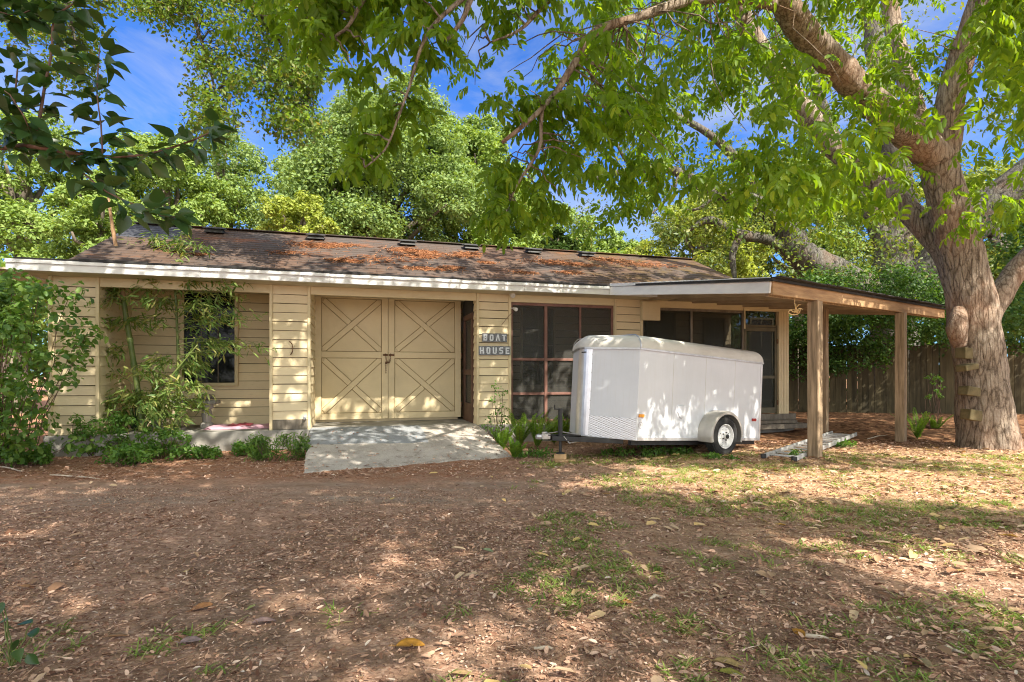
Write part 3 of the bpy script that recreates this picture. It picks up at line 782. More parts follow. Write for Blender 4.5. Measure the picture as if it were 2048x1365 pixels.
def post(P, w, name, ztop, extra=True):
    o = MB(); ax, ay = DB*(w/2), NB*(w/2); P = Vector((P.x, P.y, 0)); c = []
    lean = Vector((0, 0, 0))
    o.hexa([lc(P-ax+ay+Vector((0, 0, -.1))), lc(P+ax+ay+Vector((0, 0, -.1))), lc(P+ax-ay+Vector((0, 0, -.1))), lc(P-ax-ay+Vector((0, 0, -.1))),
            lc(P-ax+ay+Vector((0, 0, ztop))), lc(P+ax+ay+Vector((0, 0, ztop))), lc(P+ax-ay+Vector((0, 0, ztop))), lc(P-ax-ay+Vector((0, 0, ztop)))])
    return o.build('post', M['wood_post'], cp, .012)
post(C1+DB*1.30-NB*.02, .152, 'post', bz(1.30)-.002)
post(C1+DB*4.74-NB*.02, .15, 'post', bz(4.74)-.002)
pb = at(1650, 700, 10.6); post(Vector((pb.x, pb.y, 0)), .1, 'post', 2.55)
# dried straw tangle hanging under the beam
tg = MB(); c = at(1592, 622, 7.45); r = random.Random(12)
for k in range(7):
    a = r.uniform(0, 6.28); l = r.uniform(.06, .13)
    p = c+Vector((r.uniform(-.02, .02), 0, r.uniform(-.02, .02))); q = p+Vector((math.cos(a)*l, r.uniform(-.05, .05), math.sin(a)*l*.8))
    tg.tube(curve(p, q, r.uniform(-.04, .04), 6, .008, k), [.008, .008, .007, .007, .006, .005, .003], 6)
tg.tube([c+Vector((.085*math.cos(x/9*6.28)-.03, .02*math.sin(x), .035*math.sin(x/9*6.28)-.02)) for x in range(10)], .007, 6)
tg.tube([c, c+Vector((-.01, .02, .1)), c+Vector((.0, .03, .2))], .004, 5)
tag(tg.build('dried_twigs', M['twig'], None), 'tan curl of dried twigs hanging under the carport corner', 'twigs')

# ==================================================================== CARGO TRAILER
AX = Vector((.847, .531, 0)).normalized(); AY = Vector((-AX.y, AX.x, 0))
Wc = Vector((3.17, 8.18, 0))
S0 = Wc+AY*.20
def along(px):
    k = (px-CX)/F; return (k*S0.y-S0.x)/(AX.x-k*AX.y)
t0, t1 = along(1272), along(1519)
R0 = S0+AX*t0; R1 = S0+AX*t1; TL = t1-t0
zf = EYE-(882-HY)*R0.y/F; zr = EYE-(881.5-HY)*R1.y/F
beta = math.atan2(zf-zr, TL)
TM = Matrix.Translation((R0.x, R0.y, zf)) @ Matrix.Rotation(math.atan2(AX.y, AX.x), 4, 'Z') @ Matrix.Rotation(beta, 4, 'Y')
tr = empty('cargo_trailer', 'white enclosed v-nose cargo trailer parked beside the house', 'trailer', TM.to_translation(), TM.to_euler())
TI = TM.inverted(); TW = 1.46; TH_ = 1.27; NO = .40
def trailer_paint():
    t = NT('trailer_white'); v = t.mapping()
    a = t.noise(v, 1.6, 4); s = t.noise(t.mapping((9, 9, .6)), 3, 5)
    col = t.mix(t.math('MULTIPLY', t.val(s, .5, .75), .2), t.ramp(a, [(.3, (.58, .60, .64)), (.7, (.65, .67, .71))]), (.50, .48, .43, 1))
    return t.done(t.principled(col, .33, 0, t.bump(a, .03, .02), .5))
M['tpaint'] = trailer_paint()
M['tcap'] = basic('trailer_roof_cap', (.52, .50, .45, 1), (.64, .62, .57, 1), 2.5, .5, .08, .006, (1, 1, 3))
def diamond_mat():
    t = NT('diamond_plate'); v = t.mapping((1, 1, 1), rot=(0, 0, 0))
    ck = t.n('TexWave', wave_type='BANDS', bands_direction='DIAGONAL'); ck.inputs['Scale'].default_value = 26
    t.l(v, ck.inputs['Vector'])
    c2 = t.n('TexWave', wave_type='BANDS', bands_direction='DIAGONAL'); c2.inputs['Scale'].default_value = 26
    t.l(t.mapping((-1, -1, 1)), c2.inputs['Vector'])
    h = t.math('MULTIPLY', ck.outputs['Fac'], c2.outputs['Fac'])
    col = t.ramp(h, [(.0, (.62, .62, .63)), (1, (.74, .74, .75))])
    return t.done(t.principled(col, .32, .9, t.bump(h, .5, .004), .5))
plan = [(0, 0), (TL, 0), (TL, TW), (0, TW), (-NO+.04, TW/2+.14), (-NO, TW/2+.05), (-NO, TW/2-.05), (-NO+.04, TW/2-.14)]
body = MB().prism(plan, .0, TH_).build('body', M['tpaint'], tr, .004)
# rounded roof cap
cap = MB(); rr = .19; ns = 7; cx, cy = TL/2, TW/2
def inset(poly, d):
    out = []; n = len(poly)
    for i in range(n):
        p0, p1, p2 = (Vector(poly[(i+k-1) % n]) for k in range(3))
        e1, e2 = (p1-p0).normalized(), (p2-p1).normalized(); n1, n2 = Vector((-e1.y, e1.x)), Vector((-e2.y, e2.x))
        b = (n1+n2); b = b/max(.2, b.dot(n1)); out.append((p1.x+b.x*d, p1.y+b.y*d))
    return out
rings = [inset(plan, -.012)]; zs = [TH_+.001]
for k in range(ns+1):
    a = math.pi/2*k/ns; rings.append(inset(plan, -.012+rr*.8*(1-math.cos(a)))); zs.append(TH_+.012+rr*math.sin(a)*.92)
n = len(plan); vv = [(x, y, z) for ring, z in zip(rings, zs) for x, y in ring]; ff = []
for i in range(len(rings)-1):
    for k in range(n): ff.append((i*n+k, i*n+(k+1) % n, (i+1)*n+(k+1) % n, (i+1)*n+k))
ff.append(tuple((len(rings)-1)*n+k for k in range(n)))
cap.add(vv, ff); co = cap.build('roof_cap', M['tcap'], tr)
for p in co.data.polygons: p.use_smooth = True
co.modifiers.new('es', 'EDGE_SPLIT').split_angle = R(35)
tb = MB()      # joint trim under the cap and band behind the nose
pp = inset(plan, -.016)
for k in (0, 1, 3, 4, 5, 6, 7):
    a, b = pp[k], pp[(k+1) % n]; tb.bar((a[0], a[1], TH_-.012), (b[0], b[1], TH_-.012), .012, .024)
tb.build('drip_rail', M['steel'], tr)
bd = MB(); prev = None
pts = [(0.0, rings[k][0][1]-.004, zs[k]) for k in range(len(rings))]+[(0.0, rings[k][3][1]+.004, zs[k]) for k in range(len(rings)-1, -1, -1)]
bd.tube([(x, y, z+.004) for x, y, z in pts], .009, 6); bd.build('roof_seam', M['steel'], tr)
# seams, rails, corner posts
for x in (TL*.245, TL*.5, TL*.75): MB().box(x-.002, x+.002, -.0022, -.0002, .06, TH_-.03).build('panel_seam', M['tcap'], tr)
rl = MB(); rl.box(0.02, TL-.0, -.008, -.0005, 0, .045); rl.box(TL-.035, TL+.006, -.009, -.0005, .046, TH_-.03)
rl.build('edge_rail', M['alu'], tr, .002)
# nose panel details on the right slanted face
pA, pB = Vector((-NO+.04, TW/2-.14, 0)), Vector((0, 0, 0)); fd = (pB-pA).normalized(); fn = Vector((fd.y, -fd.x, 0))
if fn.dot(Vector((-1, -1, 0))) < 0: fn = -fn
FLn = (pB-pA).length
sg = MB(); a, b = pA+fd*.01+fn*.006, pB-fd*.004+fn*.006
sg.hexa([a+Vector((0, 0, .012)), b+Vector((0, 0, .012)), b-fn*.005+Vector((0, 0, .012)), a-fn*.005+Vector((0, 0, .012)),
         a+Vector((0, 0, .30)), b+Vector((0, 0, .30)), b-fn*.005+Vector((0, 0, .30)), a-fn*.005+Vector((0, 0, .30))])
sg.build('stone_guard', diamond_mat(), tr)
ns_ = MB(); prof = []
for k in range(13):
    a = math.pi*(-.5+k/12); prof.append((-NO+.085-.10*math.cos(a)*1.0, TW/2+.165*math.sin(a)))
prof2 = [(x+.012, y) for x, y in prof]
for k in range(12):
    ns_.add([(prof[k][0], prof[k][1], .02), (prof[k+1][0], prof[k+1][1], .02), (prof[k+1][0], prof[k+1][1], TH_-.03), (prof[k][0], prof[k][1], TH_-.03)], [(0, 1, 2, 3)])
nz = ns_.build('nose_trim', M['alu'], tr, smooth=True)
sc = MB()
for z in np.linspace(.12, TH_-.1, 9): sc = MB(); sc.lathe(pA+fd*.02+fn*.012+Vector((0, 0, z)), fn, [(.006, 0), (.006, .004), (0, .005)], 8); sc.build('screw', M['steel'], nz)
stk = MB(); q = Vector((-NO-.016, TW/2-.03, 0))
for (dz, w) in ((1.19, .09),): stk.box(q.x-.001, q.x+.002, q.y-w/2, q.y+w/2, dz, dz+.016)
stk.build('worn_sticker', M['black'], tr)
# marker lights, shield vent, sticker
M['amber'] = basic('amber_lens', (.75, .28, .02, 1), (.85, .38, .05, 1), 30, .3, .1)
M['redlens'] = basic('red_lens', (.30, .01, .01, 1), (.42, .03, .02, 1), 30, .3, .1)
def onside(px, py, y=0.0):      # point on the trailer's near side
    d = Vector(((px-CX)/F, 1, (HY-py)/F)); o = TI @ Vector((0, 0, EYE)); dd = TI.to_3x3() @ d
    s = (y-o.y)/dd.y; return o+dd*s
for (px, py, m) in ((1282, 832, 'amber'), (1507, 840, 'redlens')):
    c = onside(px, py); l = MB().box(c.x-.05, c.x+.05, -.022, -.0005, c.z-.022, c.z+.022).build('marker_light', M[m], tr, .008)
c = onside(1363, 824); sh = [(-.085, .075), (.0, .092), (.085, .075), (.088, .0), (.05, -.07), (0, -.10), (-.05, -.07), (-.088, 0)]
v_ = MB(); v_.add([(c.x+x, -.016, c.z+z) for x, z in sh]+[(c.x+x*1.12, -.0005, c.z+z*1.12) for x, z in sh],
                  [tuple(range(8))]+[(i, 8+i, 8+(i+1) % 8, (i+1) % 8) for i in range(8)])
v_.build('side_vent', M['tpaint'], tr, .004)
c = onside(1280, 851); s_ = MB(); s_.lathe((c.x+.01, -.0005, c.z), (0, -1, 0), [(.045, 0), (.045, .002), (.037, .002), (.037, .001)], 24)
s_.add([(c.x+.01+x, -.002, c.z+z) for x, z in ((-.022, -.015), (-.006, -.015), (0, .008), (.006, -.015), (.022, -.015), (.012, .018), (-.012, .018))], [(0, 1, 2, 6), (2, 3, 4, 5), (2, 5, 6)])
s_.build('round_badge', M['steel'], tr)
s2 = MB().box(c.x-.03, c.x+.05, -.003, -.0005, c.z-.12, c.z-.065).build('label_plate', M['lamp_white'], tr)
# wheel and fender (near and far side)
wl_ = TI @ Vector((Wc.x, Wc.y, .29)); wx, wz = wl_.x+.0, wl_.z
M['tyre'] = basic('tyre_rubber', (.018, .018, .018, 1), (.035, .034, .033, 1), 20, .85, .3, .004)
M['rim'] = basic('white_rim', (.62, .62, .61, 1), (.75, .75, .74, 1), 12, .4, .1, .003)
M['fender'] = basic('grey_fender', (.42, .40, .37, 1), (.52, .50, .46, 1), 5, .4, .08, .004, metal=.35)
for side in (0, 1):
    sg_ = -1 if side == 0 else 1; y0 = 0 if side == 0 else TW
    yc = y0+sg_*.125
    wheel = bpy.data.objects.new('wheel', None); COL.objects.link(wheel); wheel.parent = tr; wheel.location = (wx, yc, wz); wheel.empty_display_size = .1
    R_, r_ = .29, .178
    ty = MB(); ty.lathe((0, 0, 0), (0, 1, 0), [(r_, -.075), (r_+.03, -.092), (R_-.05, -.098), (R_-.015, -.085), (R_, -.06), (R_-.004, -.02), (R_, -.018), (R_, .018), (R_-.004, .02), (R_, .06), (R_-.015, .085), (R_-.05, .098), (r_+.03, .092), (r_, .075)], 40, True)
    for k in range(40):
        a = 2*math.pi*k/40
        for yy in (-.048, .048):
            ty.bar((math.cos(a)*(R_-.003), yy-.02, math.sin(a)*(R_-.003)), (math.cos(a+.05)*(R_-.003), yy+.02, math.sin(a+.05)*(R_-.003)), .024, .012, (math.cos(a), 0, math.sin(a)))
    ty.build('tyre', M['tyre'], wheel)
    rm = MB(); f = sg_
    rm.lathe((0, 0, 0), (0, 1, 0), [(r_+.002, .078*f), (r_+.004, .088*f), (r_-.008, .088*f), (r_-.018, .06*f), (r_-.03, .035*f), (.135, .05*f)], 40)
    for k in range(8):      # spoked disc: eight spokes with windows between
        a = 2*math.pi*k/8; c_, s__ = math.cos(a), math.sin(a)
        rm.bar((c_*.05, .062*f, s__*.05), (c_*.148, .048*f, s__*.148), .062, .012, (0, 1, 0))
    rm.lathe((0, 0, 0), (0, 1, 0), [(.138, .05*f), (.11, .06*f), (.118, .045*f)], 40, True)
    rm.lathe((0, 0, 0), (0, 1, 0), [(.075, .068*f), (.05, .072*f), (.036, .075*f), (.036, .11*f), (.0, .115*f)], 24)
    rm.build('rim', M['rim'], wheel)
    hb = MB(); hb.lathe((0, 0, 0), (0, 1, 0), [(.034, .112*f), (.03, .125*f), (0, .13*f)], 16)
    for k in range(5):
        a = 2*math.pi*k/5; hb.lathe((math.cos(a)*.057, .07*f, math.sin(a)*.057), (0, f, 0), [(.011, 0), (.011, .018), (0, .02)], 6)
    hb.lathe((0, 0, 0), (0, 1, 0), [(.03, .02*f), (.165, .02*f), (.165, .0), (.03, 0)], 24)
    hb.build('hub', M['black'], wheel)
    fe = MB(); Rf = .365; N = 26; y1 = y0+sg_*.245; arc = []
    for k in range(N+1):
        a = R(-18)+R(216)*k/N; arc.append((math.cos(a)*Rf*1.02+wx, math.sin(a)*Rf*.98+wz+.02))
    def rowv(sc_, y): return [((x-wx)*sc_+wx, y, (z-wz)*sc_+wz) for x, z in arc]
    layers = [rowv(1, y0+sg_*.0005), rowv(1, y0+sg_*.21), rowv(.985, y1-sg_*.012), rowv(.95, y1), rowv(.87, y1), rowv(.865, y1-sg_*.006), rowv(.95, y1-sg_*.012), rowv(.975, y0+sg_*.2), rowv(.975, y0+sg_*.0005)]
    m_ = N+1; fv = [p for l in layers for p in l]; ff = []
    for i in range(len(layers)-1):
        for k in range(N): ff.append((i*m_+k, i*m_+k+1, (i+1)*m_+k+1, (i+1)*m_+k))
    fe.add(fv, ff); fo = fe.build('fender', M['fender'], tr, smooth=True)
    fo.modifiers.new('es', 'EDGE_SPLIT').split_angle = R(40)
    MB().tube([(wx, yc, wz), (wx, y0-sg_*.3, wz)], .03, 8).build('axle', M['black'], tr)
un = MB()
for y in (.12, TW-.12): un.box(.0, TL, y-.03, y+.03, -.07, -.002)
un.build('underframe', M['black'], tr)
# tongue, coupler, jack
tn = MB(); kx = -NO-.55
tn.bar((.0, .25, -.035), (kx+.05, TW/2-.03, -.035), .05, .065).bar((.0, TW-.25, -.035), (kx+.05, TW/2+.03, -.035), .05, .065).box(kx-.02, -NO+.02, TW/2-.04, TW/2+.04, -.002, .012)
tng = tn.build('tongue', M['black'], tr, .004)
cpn = MB(); cpn.box(kx-.13, kx+.02, TW/2-.035, TW/2+.035, -.05, .02); cpn.lathe((kx-.15, TW/2, -.05), (0, 0, 1), [(.045, 0), (.05, .03), (.045, .06), (0, .075)], 14)
cpn.box(kx-.1, kx-.02, TW/2-.012, TW/2+.012, .02, .05); cpn.build('coupler', M['steel'], tng, .004)
jk = MB(); jx = kx+.16; up_ = TI.to_3x3() @ Vector((0, 0, 1)); base = Vector((jx, TW/2-.07, 0))
jw = TM @ base; foot_z = .115
jk.tube([base-up_*.05, base+up_*.36], .031, 12); jk.tube([base-up_*.02, base-up_*(jw.z-foot_z)], .021, 10)
jk.tube([base+up_*.36, base+up_*.38], .035, 12); jk.tube([base+up_*.37, base+up_*.37+Vector((-.12, -.03, 0)), base+up_*.37+Vector((-.12, -.03, 0))+up_*.06], .009, 8)
jk.lathe(base-up_*(jw.z-foot_z), up_, [(.0, 0), (.065, .0), (.06, .012), (.02, .02)], 14)
jk.build('jack', M['black'], tr)
sf = MB(); sf.tube([base+Vector((.02, -.05, .0)), base+Vector((.1, -.08, -.09)), base+Vector((.3, -.1, -.06))], .009, 6).tube([base+Vector((.3, -.05, .02)), base+Vector((.0, .02, .06)), base+Vector((-.2, .03, .03))], .008, 6)
sf.build('safety_chain', M['steel'], tr)
# timber blocks under the jack
bw = Vector((jw.x, jw.y, 0))
def block(dx, dy, w, d, h, z, rz, label):
    o = MB().box(-w/2, w/2, -d/2, d/2, 0, h).build('timber_block', M['wood_block'], None, .006)
    o.location = (bw.x+dx, bw.y+dy, z); o.rotation_euler = (0, 0, rz)
    tag(o, label, 'wood block', 'timber blocks under the trailer jack')
g0 = gz(bw.x, bw.y)
block(.05, -.03, .30, .14, .045, g0-.012, .25, 'flat tan timber offcut on the soil, lower of two under the trailer jack')
block(0, 0, .17, .13, foot_z-.036-g0, g0+.034, -.1, 'small tan timber block carrying the foot of the trailer jack')

# ==================================================================== LADDER
l0, l1 = gnd(1529, 917, .03), gnd(1668, 868, .05); ld = (l1-l0); ld.z = 0; ld.normalize(); ln = Vector((ld.y, -ld.x, 0))
lad = empty('aluminium_ladder', 'old grey aluminium ladder lying on leaf litter behind the front carport post', 'ladder', l0)
LL, LW = 3.9, .40
def zl(s): return .035
for s in (0, LW):
    m = MB(); a = ln*s; m.bar(a+Vector((0, 0, zl(0)-.0)), ld*LL+a+Vector((0, 0, zl(LL)+.02)), .028, .065); m.build('rail', M['ladder'], lad, .004)
for k in range(13):
    s = .2+k*.29; b = ld*s+Vector((0, 0, zl(s)+.02*s/LL))
    MB().bar(b+ln*.015, b+ln*(LW-.015), .04, .025).build('rung', M['ladder'], lad, .004)
for s in (0, LW):
    MB().box(-.03, .04, -.02, .02, -.035, .03).build('foot', M['black'], lad, .008).location = ln*s+Vector((-.02, 0, zl(0)))

# ==================================================================== FENCE and leaning board
fen = empty('board_fence', 'weathered dark board fence behind the carport', 'fence', (7.6, 15.6, 0))
f0, f1 = Vector((6.2, 15.9, 0)), Vector((21, 12.2, 0)); fdv = (f1-f0).normalized(); fnv = Vector((fdv.y, -fdv.x, 0)); FLEN = (f1-f0).length
fb = MB(); r = random.Random(8); s = 0; off = Vector((7.6, 15.6, 0))
while s < FLEN:
    w = r.uniform(.125, .15); h = 2.02+r.uniform(-.05, .04); p = f0+fdv*s-off; q = p+fdv*(w-.006); tn_ = fnv*(.02+r.uniform(0, .008)); tl_ = r.uniform(-.02, .02)
    zb_ = -.1
    fb.hexa([p+tn_+Vector((0, 0, zb_)), q+tn_+Vector((0, 0, zb_)), q+Vector((0, 0, zb_)), p+Vector((0, 0, zb_)),
             p+tn_+fdv*tl_+Vector((0, 0, h)), q+tn_+fdv*tl_+Vector((0, 0, h-.01)), q+fdv*tl_+Vector((0, 0, h-.01)), p+fdv*tl_+Vector((0, 0, h))]); s += w
fb.build('board_panel', M['fence'], fen)
for k in range(7):
    p = f0+fdv*(k*2.4+.4)-fnv*.06-off; MB().box(p.x-.05, p.x+.05, p.y-.05, p.y+.05, -.1, 1.9).build('fence_post', M['fence'], fen)
rl = MB()
for z in (.4, 1.6): rl.bar(f0-fnv*.03-off+Vector((0, 0, z)), f1-fnv*.03-off+Vector((0, 0, z)), .04, .09)
rl.build('rail', M['fence'], fen)
a, b = gnd(1885, 836, .05), at(1912, 728, 10.6)
lb = MB(); lb.bar((a.x, a.y, -.02), (a.x+.42, a.y+.25, 1.5), .17, .035, (0, -1, .3)); tag(lb.build('leaning_board', M['wood_old'], None, .005), 'grey plank leaning up behind the big tree trunk', 'plank')

# ==================================================================== PECAN TREE (big tree on the right)
pecan = empty('pecan_tree', 'big rough-barked tree right of the carport with drooping bright green compound leaves', 'tree', gnd(1972, 893))
PL = pecan.location.copy()
def rel(p): return Vector(p)-PL
mb = MB(); LIMBS = []
def limb(lst, mbx=None, n=20, step=.1, amp=.06, loc=None, seed=0.):
    pts = [at(px, py, Y) for px, py, Y, w in lst]; rad = [w/2*Y/F/math.sqrt(1+((px-CX)/F)**2) for px, py, Y, w in lst]
    P_, _ = rough_tube(mbx, [p-loc for p in pts], rad, n, step, amp, seed); LIMBS.append([p+loc for p in P_]); return pts
# trunk
limb([(1982, 925, 9.1, 172), (1977, 890, 9.1, 140), (1971, 845, 9.1, 122), (1963, 755, 9.1, 110), (1952, 680, 9.1, 108), (1942, 600, 9.1, 106), (1926, 520, 9.1, 96), (1904, 440, 9.05, 86), (1884, 360, 9.0, 82), (1870, 300, 8.95, 78)], mb, 120, .03, .045, PL, 1)
limb([(1872, 320, 8.95, 80), (1832, 276, 8.8, 76), (1766, 222, 8.5, 66), (1700, 158, 8.1, 62), (1640, 100, 7.7, 60), (1588, 40, 7.3, 58), (1540, -40, 6.9, 54), (1450, -170, 6.2, 50), (1250, -330, 5.3, 40)], mb, 32, .07, .08, PL, 2)
limb([(1884, 330, 8.95, 70), (1893, 255, 8.9, 66), (1906, 180, 8.8, 62), (1930, 100, 8.7, 60), (1962, 0, 8.5, 56), (1990, -110, 8.2, 52), (2040, -320, 7.6, 40)], mb, 32, .07, .07, PL, 3)
limb([(1925, 580, 9.25, 70), (1893, 510, 9.4, 60), (1845, 450, 9.6, 54), (1790, 400, 9.9, 54), (1730, 350, 10.2, 50), (1672, 300, 10.4, 46), (1610, 225, 10.5, 44), (1555, 150, 10.5, 40), (1500, 60, 10.4, 36), (1450, -60, 10.2, 30)], mb, 28, .08, .06, PL, 4)
limb([(1962, 665, 9.2, 70), (1988, 610, 9.25, 56), (2030, 545, 9.3, 52), (2085, 485, 9.2, 56), (2160, 380, 9.0, 50), (2260, 200, 8.6, 40)], mb, 28, .08, .06, PL, 5)
limb([(1860, 330, 9.4, 40), (1820, 180, 9.8, 44), (1790, 80, 10, 40), (1770, -60, 10, 36), (1700, -250, 9.5, 30)], mb, 20, .1, .06, PL, 6)
# burl ring and old knot on the left of the trunk
kb = at(1912, 655, 8.93)
rough_tube(mb, [rel(kb+Vector((  .07*math.cos(a), -.01-.02*abs(math.sin(a)), .12*math.sin(a)))) for a in np.linspace(-.4, 5.9, 12)], [.055]*12, 16, .03, .18, 7)
rough_tube(mb, [rel(at(1920, 655, 9.0)+Vector((0, 0, .3))), rel(at(1914, 655, 8.92)), rel(at(1920, 655, 9.0)+Vector((0, 0, -.3)))], [.09, .16, .09], 16, .04, .10, 9)
trunk = mb.build('trunk', M['bark'], pecan, smooth=True)
# long leafy boughs reaching over the yard (thin)
mb = MB()
limb([(1545, 8, 7.0, 26), (1470, -4, 6.3, 22), (1385, 0, 5.6, 20), (1290, 30, 5.2, 18), (1190, 65, 4.9, 16), (1150, 125, 4.7, 14), (1108, 190, 4.6, 12), (1060, 240, 4.5, 10), (1005, 285, 4.4, 8)], mb, 12, .06, .07, PL, 8)
limb([(1085, 205, 4.55, 9), (1082, 250, 4.6, 8), (1078, 300, 4.6, 7), (1040, 360, 4.6, 5), (1020, 400, 4.6, 4)], mb, 8, .06, .05, PL, 9)
limb([(1250, -330, 5.3, 32), (1080, -160, 4.4, 20), (960, -30, 3.9, 13), (925, 40, 3.8, 10), (890, 85, 3.8, 7)], mb, 10, .06, .05, PL, 10)
limb([(960, -30, 3.9, 12), (860, 60, 3.7, 8), (820, 170, 3.7, 6), (795, 240, 3.7, 5), (770, 300, 3.7, 4), (730, 335, 3.7, 3)], mb, 8, .06, .05, PL, 11)
limb([(1080, -160, 4.4, 16), (900, -120, 4.0, 14), (760, -40, 3.9, 11), (690, 60, 3.9, 7), (640, 80, 3.9, 4)], mb, 8, .06, .05, PL, 12)
limb([(1190, -80, 4.7, 14), (1090, 10, 4.5, 9), (1040, 60, 4.5, 6), (980, 85, 4.5, 3)], mb, 8, .06, .05, PL, 13)
limb([(1490, 30, 7.0, 14), (1482, 80, 6.9, 10), (1490, 160, 6.9, 7), (1480, 240, 6.9, 4)], mb, 8, .06, .05, PL, 14); LIMBS.pop()
# unseen limbs added above the picture to carry the shading leaves
def over(p, q, r0, r1, sd):
    pts = curve(p, q, .4, 8, .25, sd); rough_tube(mb, [rel(x) for x in pts], list(np.linspace(r0, r1, 9)), 10, .25, .06, sd); LIMBS.append(pts)
top1 = LIMBS[1][-1].copy(); top2 = LIMBS[2][-1].copy()
over(top1, (-1.5, 2.2, 7.2), .09, .04, 21); over(top1, (1.0, -.5, 7.6), .08, .04, 22); over(top2, (6.5, 2.0, 9.0), .12, .05, 23)
over((6.5, 2.0, 9.0), (6, -5, 9.2), .05, .03, 24); over(top1, (3.6, 1.0, 7.8), .08, .04, 25); over((1.0, -.5, 7.6), (-2.5, -3.5, 7.6), .04, .02, 26); over((3.6, 1, 7.8), (3.5, -5, 8.4), .04, .02, 27)

SUN = Vector((.42, -.555, .72)).normalized()      # direction towards the sun
def sunlit(x, y, z):
    """does this canopy point shade one of the yard's sunny gaps?"""
    k = z/SUN.z; gx, gy = x-SUN.x*k, y-SUN.y*k
    for (cx_, cy_, rx, ry, rot) in SUNNY:
        c, s = math.cos(rot), math.sin(rot); dx, dy = gx-cx_, gy-cy_
        m_ = .66 if rx > .7 else .2
        if ((dx*c+dy*s)/(rx+m_))**2+((-dx*s+dy*c)/(ry+m_))**2 < 1: return True
    return False
SUNNY = [(4.6, 6.1, 2.3, .55, -.12), (6.3, 5.2, 1.4, .4, -.35), (7.5, 8.2, 1.4, .45, .2), (2.1, 6.2, .75, .25, 0), (.75, 6.1, .5, .28, 0), (-.7, 3.75, .16, .16, 0), (-.85, 3.4, .2, .12, 0),
         (3.3, 3.35, .75, .13, .05), (2.9, 2.6, .3, .2, 0), (.2, 2.3, .35, .12, 0), (2.2, 4.0, .35, .12, 0), (-6.5, 6.3, .3, .15, 0), (-4.6, 7.2, .4, .18, 0),
         (1.7, 8.1, .65, .3, .55), (2.5, 8.45, .5, .25, .55), (3.35, 8.85, .5, .3, .55), (3.65, 8.65, .65, .2, 2.25), (6.4, 10.7, .65, .2, 2.25)]
fol = Leaves()
def twig_cluster(cpt, k, spread, ll=.10, ln=(.24, .36)):
    """a twig from the nearest bough to this point, with compound leaves hanging round its end"""
    cpt = Vector(cpt); best = None
    for L_ in LIMBS:
        for p in L_:
            d = (p-cpt).length
            if best is None or d < best[0]: best = (d, p)
    r_ = random.Random(int(abs(cpt.x*917+cpt.z*331))); 
    if best[0] < 1.5:
        pts = curve(rel(best[1]), rel(cpt), .10*best[0], 6, .05*best[0], r_.random())
        mb.tube(pts, list(np.linspace(.008, .003, 7)), 5)
    n_ = k; a = rng.random(n_)*2*np.pi
    P = np.array(cpt)+rng.normal(size=(n_, 3))*spread*[.5, .5, .32]
    D = np.stack([np.cos(a), np.sin(a), -.15-.55*rng.random(n_)], 1)
    fol.pinnate(P-np.array(PL), D, ln[0]+(ln[1]-ln[0])*rng.random(n_), 5, ll, ll*.36)
def rnd(a, b): return a+(b-a)*rng.random()
# main crown seen in the picture
cnt = 0
while cnt < 320:
    px, py = rnd(985, 2200), rnd(-160, 440); Y = rnd(4.4, 9.4)
    g = noise.noise(Vector((px*.0075, py*.0075, Y*.35)))+.16
    edge = 1060+max(0, (250-py))*.25-max(0, py-250)*.15
    if g < -.08 or px < edge: continue
    if px < 1560 and py > 130 and rng.random() < .6: continue
    if px > 1650 and py > 330 and Y < 8 and rng.random() < .75: continue
    if 1230 < px < 1520 and py > 300: 
        if py > 420: continue
    if 1780 < px < 1990 and Y < 8.6 and rng.random() < .88: continue
    if abs((px-1540)*.72-(py+20)) < 70 and 1500 < px < 1900 and Y < 8.4 and rng.random() < .85: continue
    if px > 1900 and 150 < py < 330 and rng.random() < .6: continue
    twig_cluster(at(px, py, Y), 7, .30, .10); cnt += 1
for (x0, x1, y0, y1, n_, Ya, Yb, sp) in (   # boughs hanging into the picture: region, clusters, depth
        (1000, 1130, 270, 440, 9, 4.5, 5.2, .16), (965, 1060, 310, 440, 6, 4.5, 5, .14), (1060, 1200, 200, 330, 12, 4.5, 5.2, .2),
        (1130, 1330, 150, 350, 12, 4.8, 6, .22), (1480, 1600, 310, 400, 6, 5.4, 6.5, .2), (1560, 1680, 300, 380, 5, 5.7, 7, .2),
        (500, 700, -90, 70, 18, 3.7, 4.4, .17), (650, 830, -90, 50, 15, 3.7, 4.4, .17), (790, 1000, -90, 15, 12, 3.8, 4.6, .17),
        (790, 870, 40, 125, 4, 3.7, 3.9, .1), (740, 830, 185, 260, 5, 3.7, 3.9, .1), (690, 760, 260, 340, 3, 3.7, 3.9, .08), (1000, 1090, -20, 40, 5, 4.4, 4.8, .12),
        (700, 790, 60, 140, 2, 3.8, 4.0, .1), (1000, 1080, 170, 230, 4, 4.4, 4.7, .12), (1880, 2100, 330, 420, 3, 7.2, 8.6, .3), (1960, 2060, 0, 200, 9, 7.5, 9, .35)):
    for _ in range(n_): twig_cluster(at(rnd(x0, x1), rnd(y0, y1), rnd(Ya, Yb)), 5, sp, .088, (.18, .28))
for (x, y) in ((925, 95), (935, 130), (985, 110), (950, 170), (1015, 145), (1040, 160), (1000, 60)):
    twig_cluster(at(x, y, 5.6), 2, .08, .075, (.15, .24))
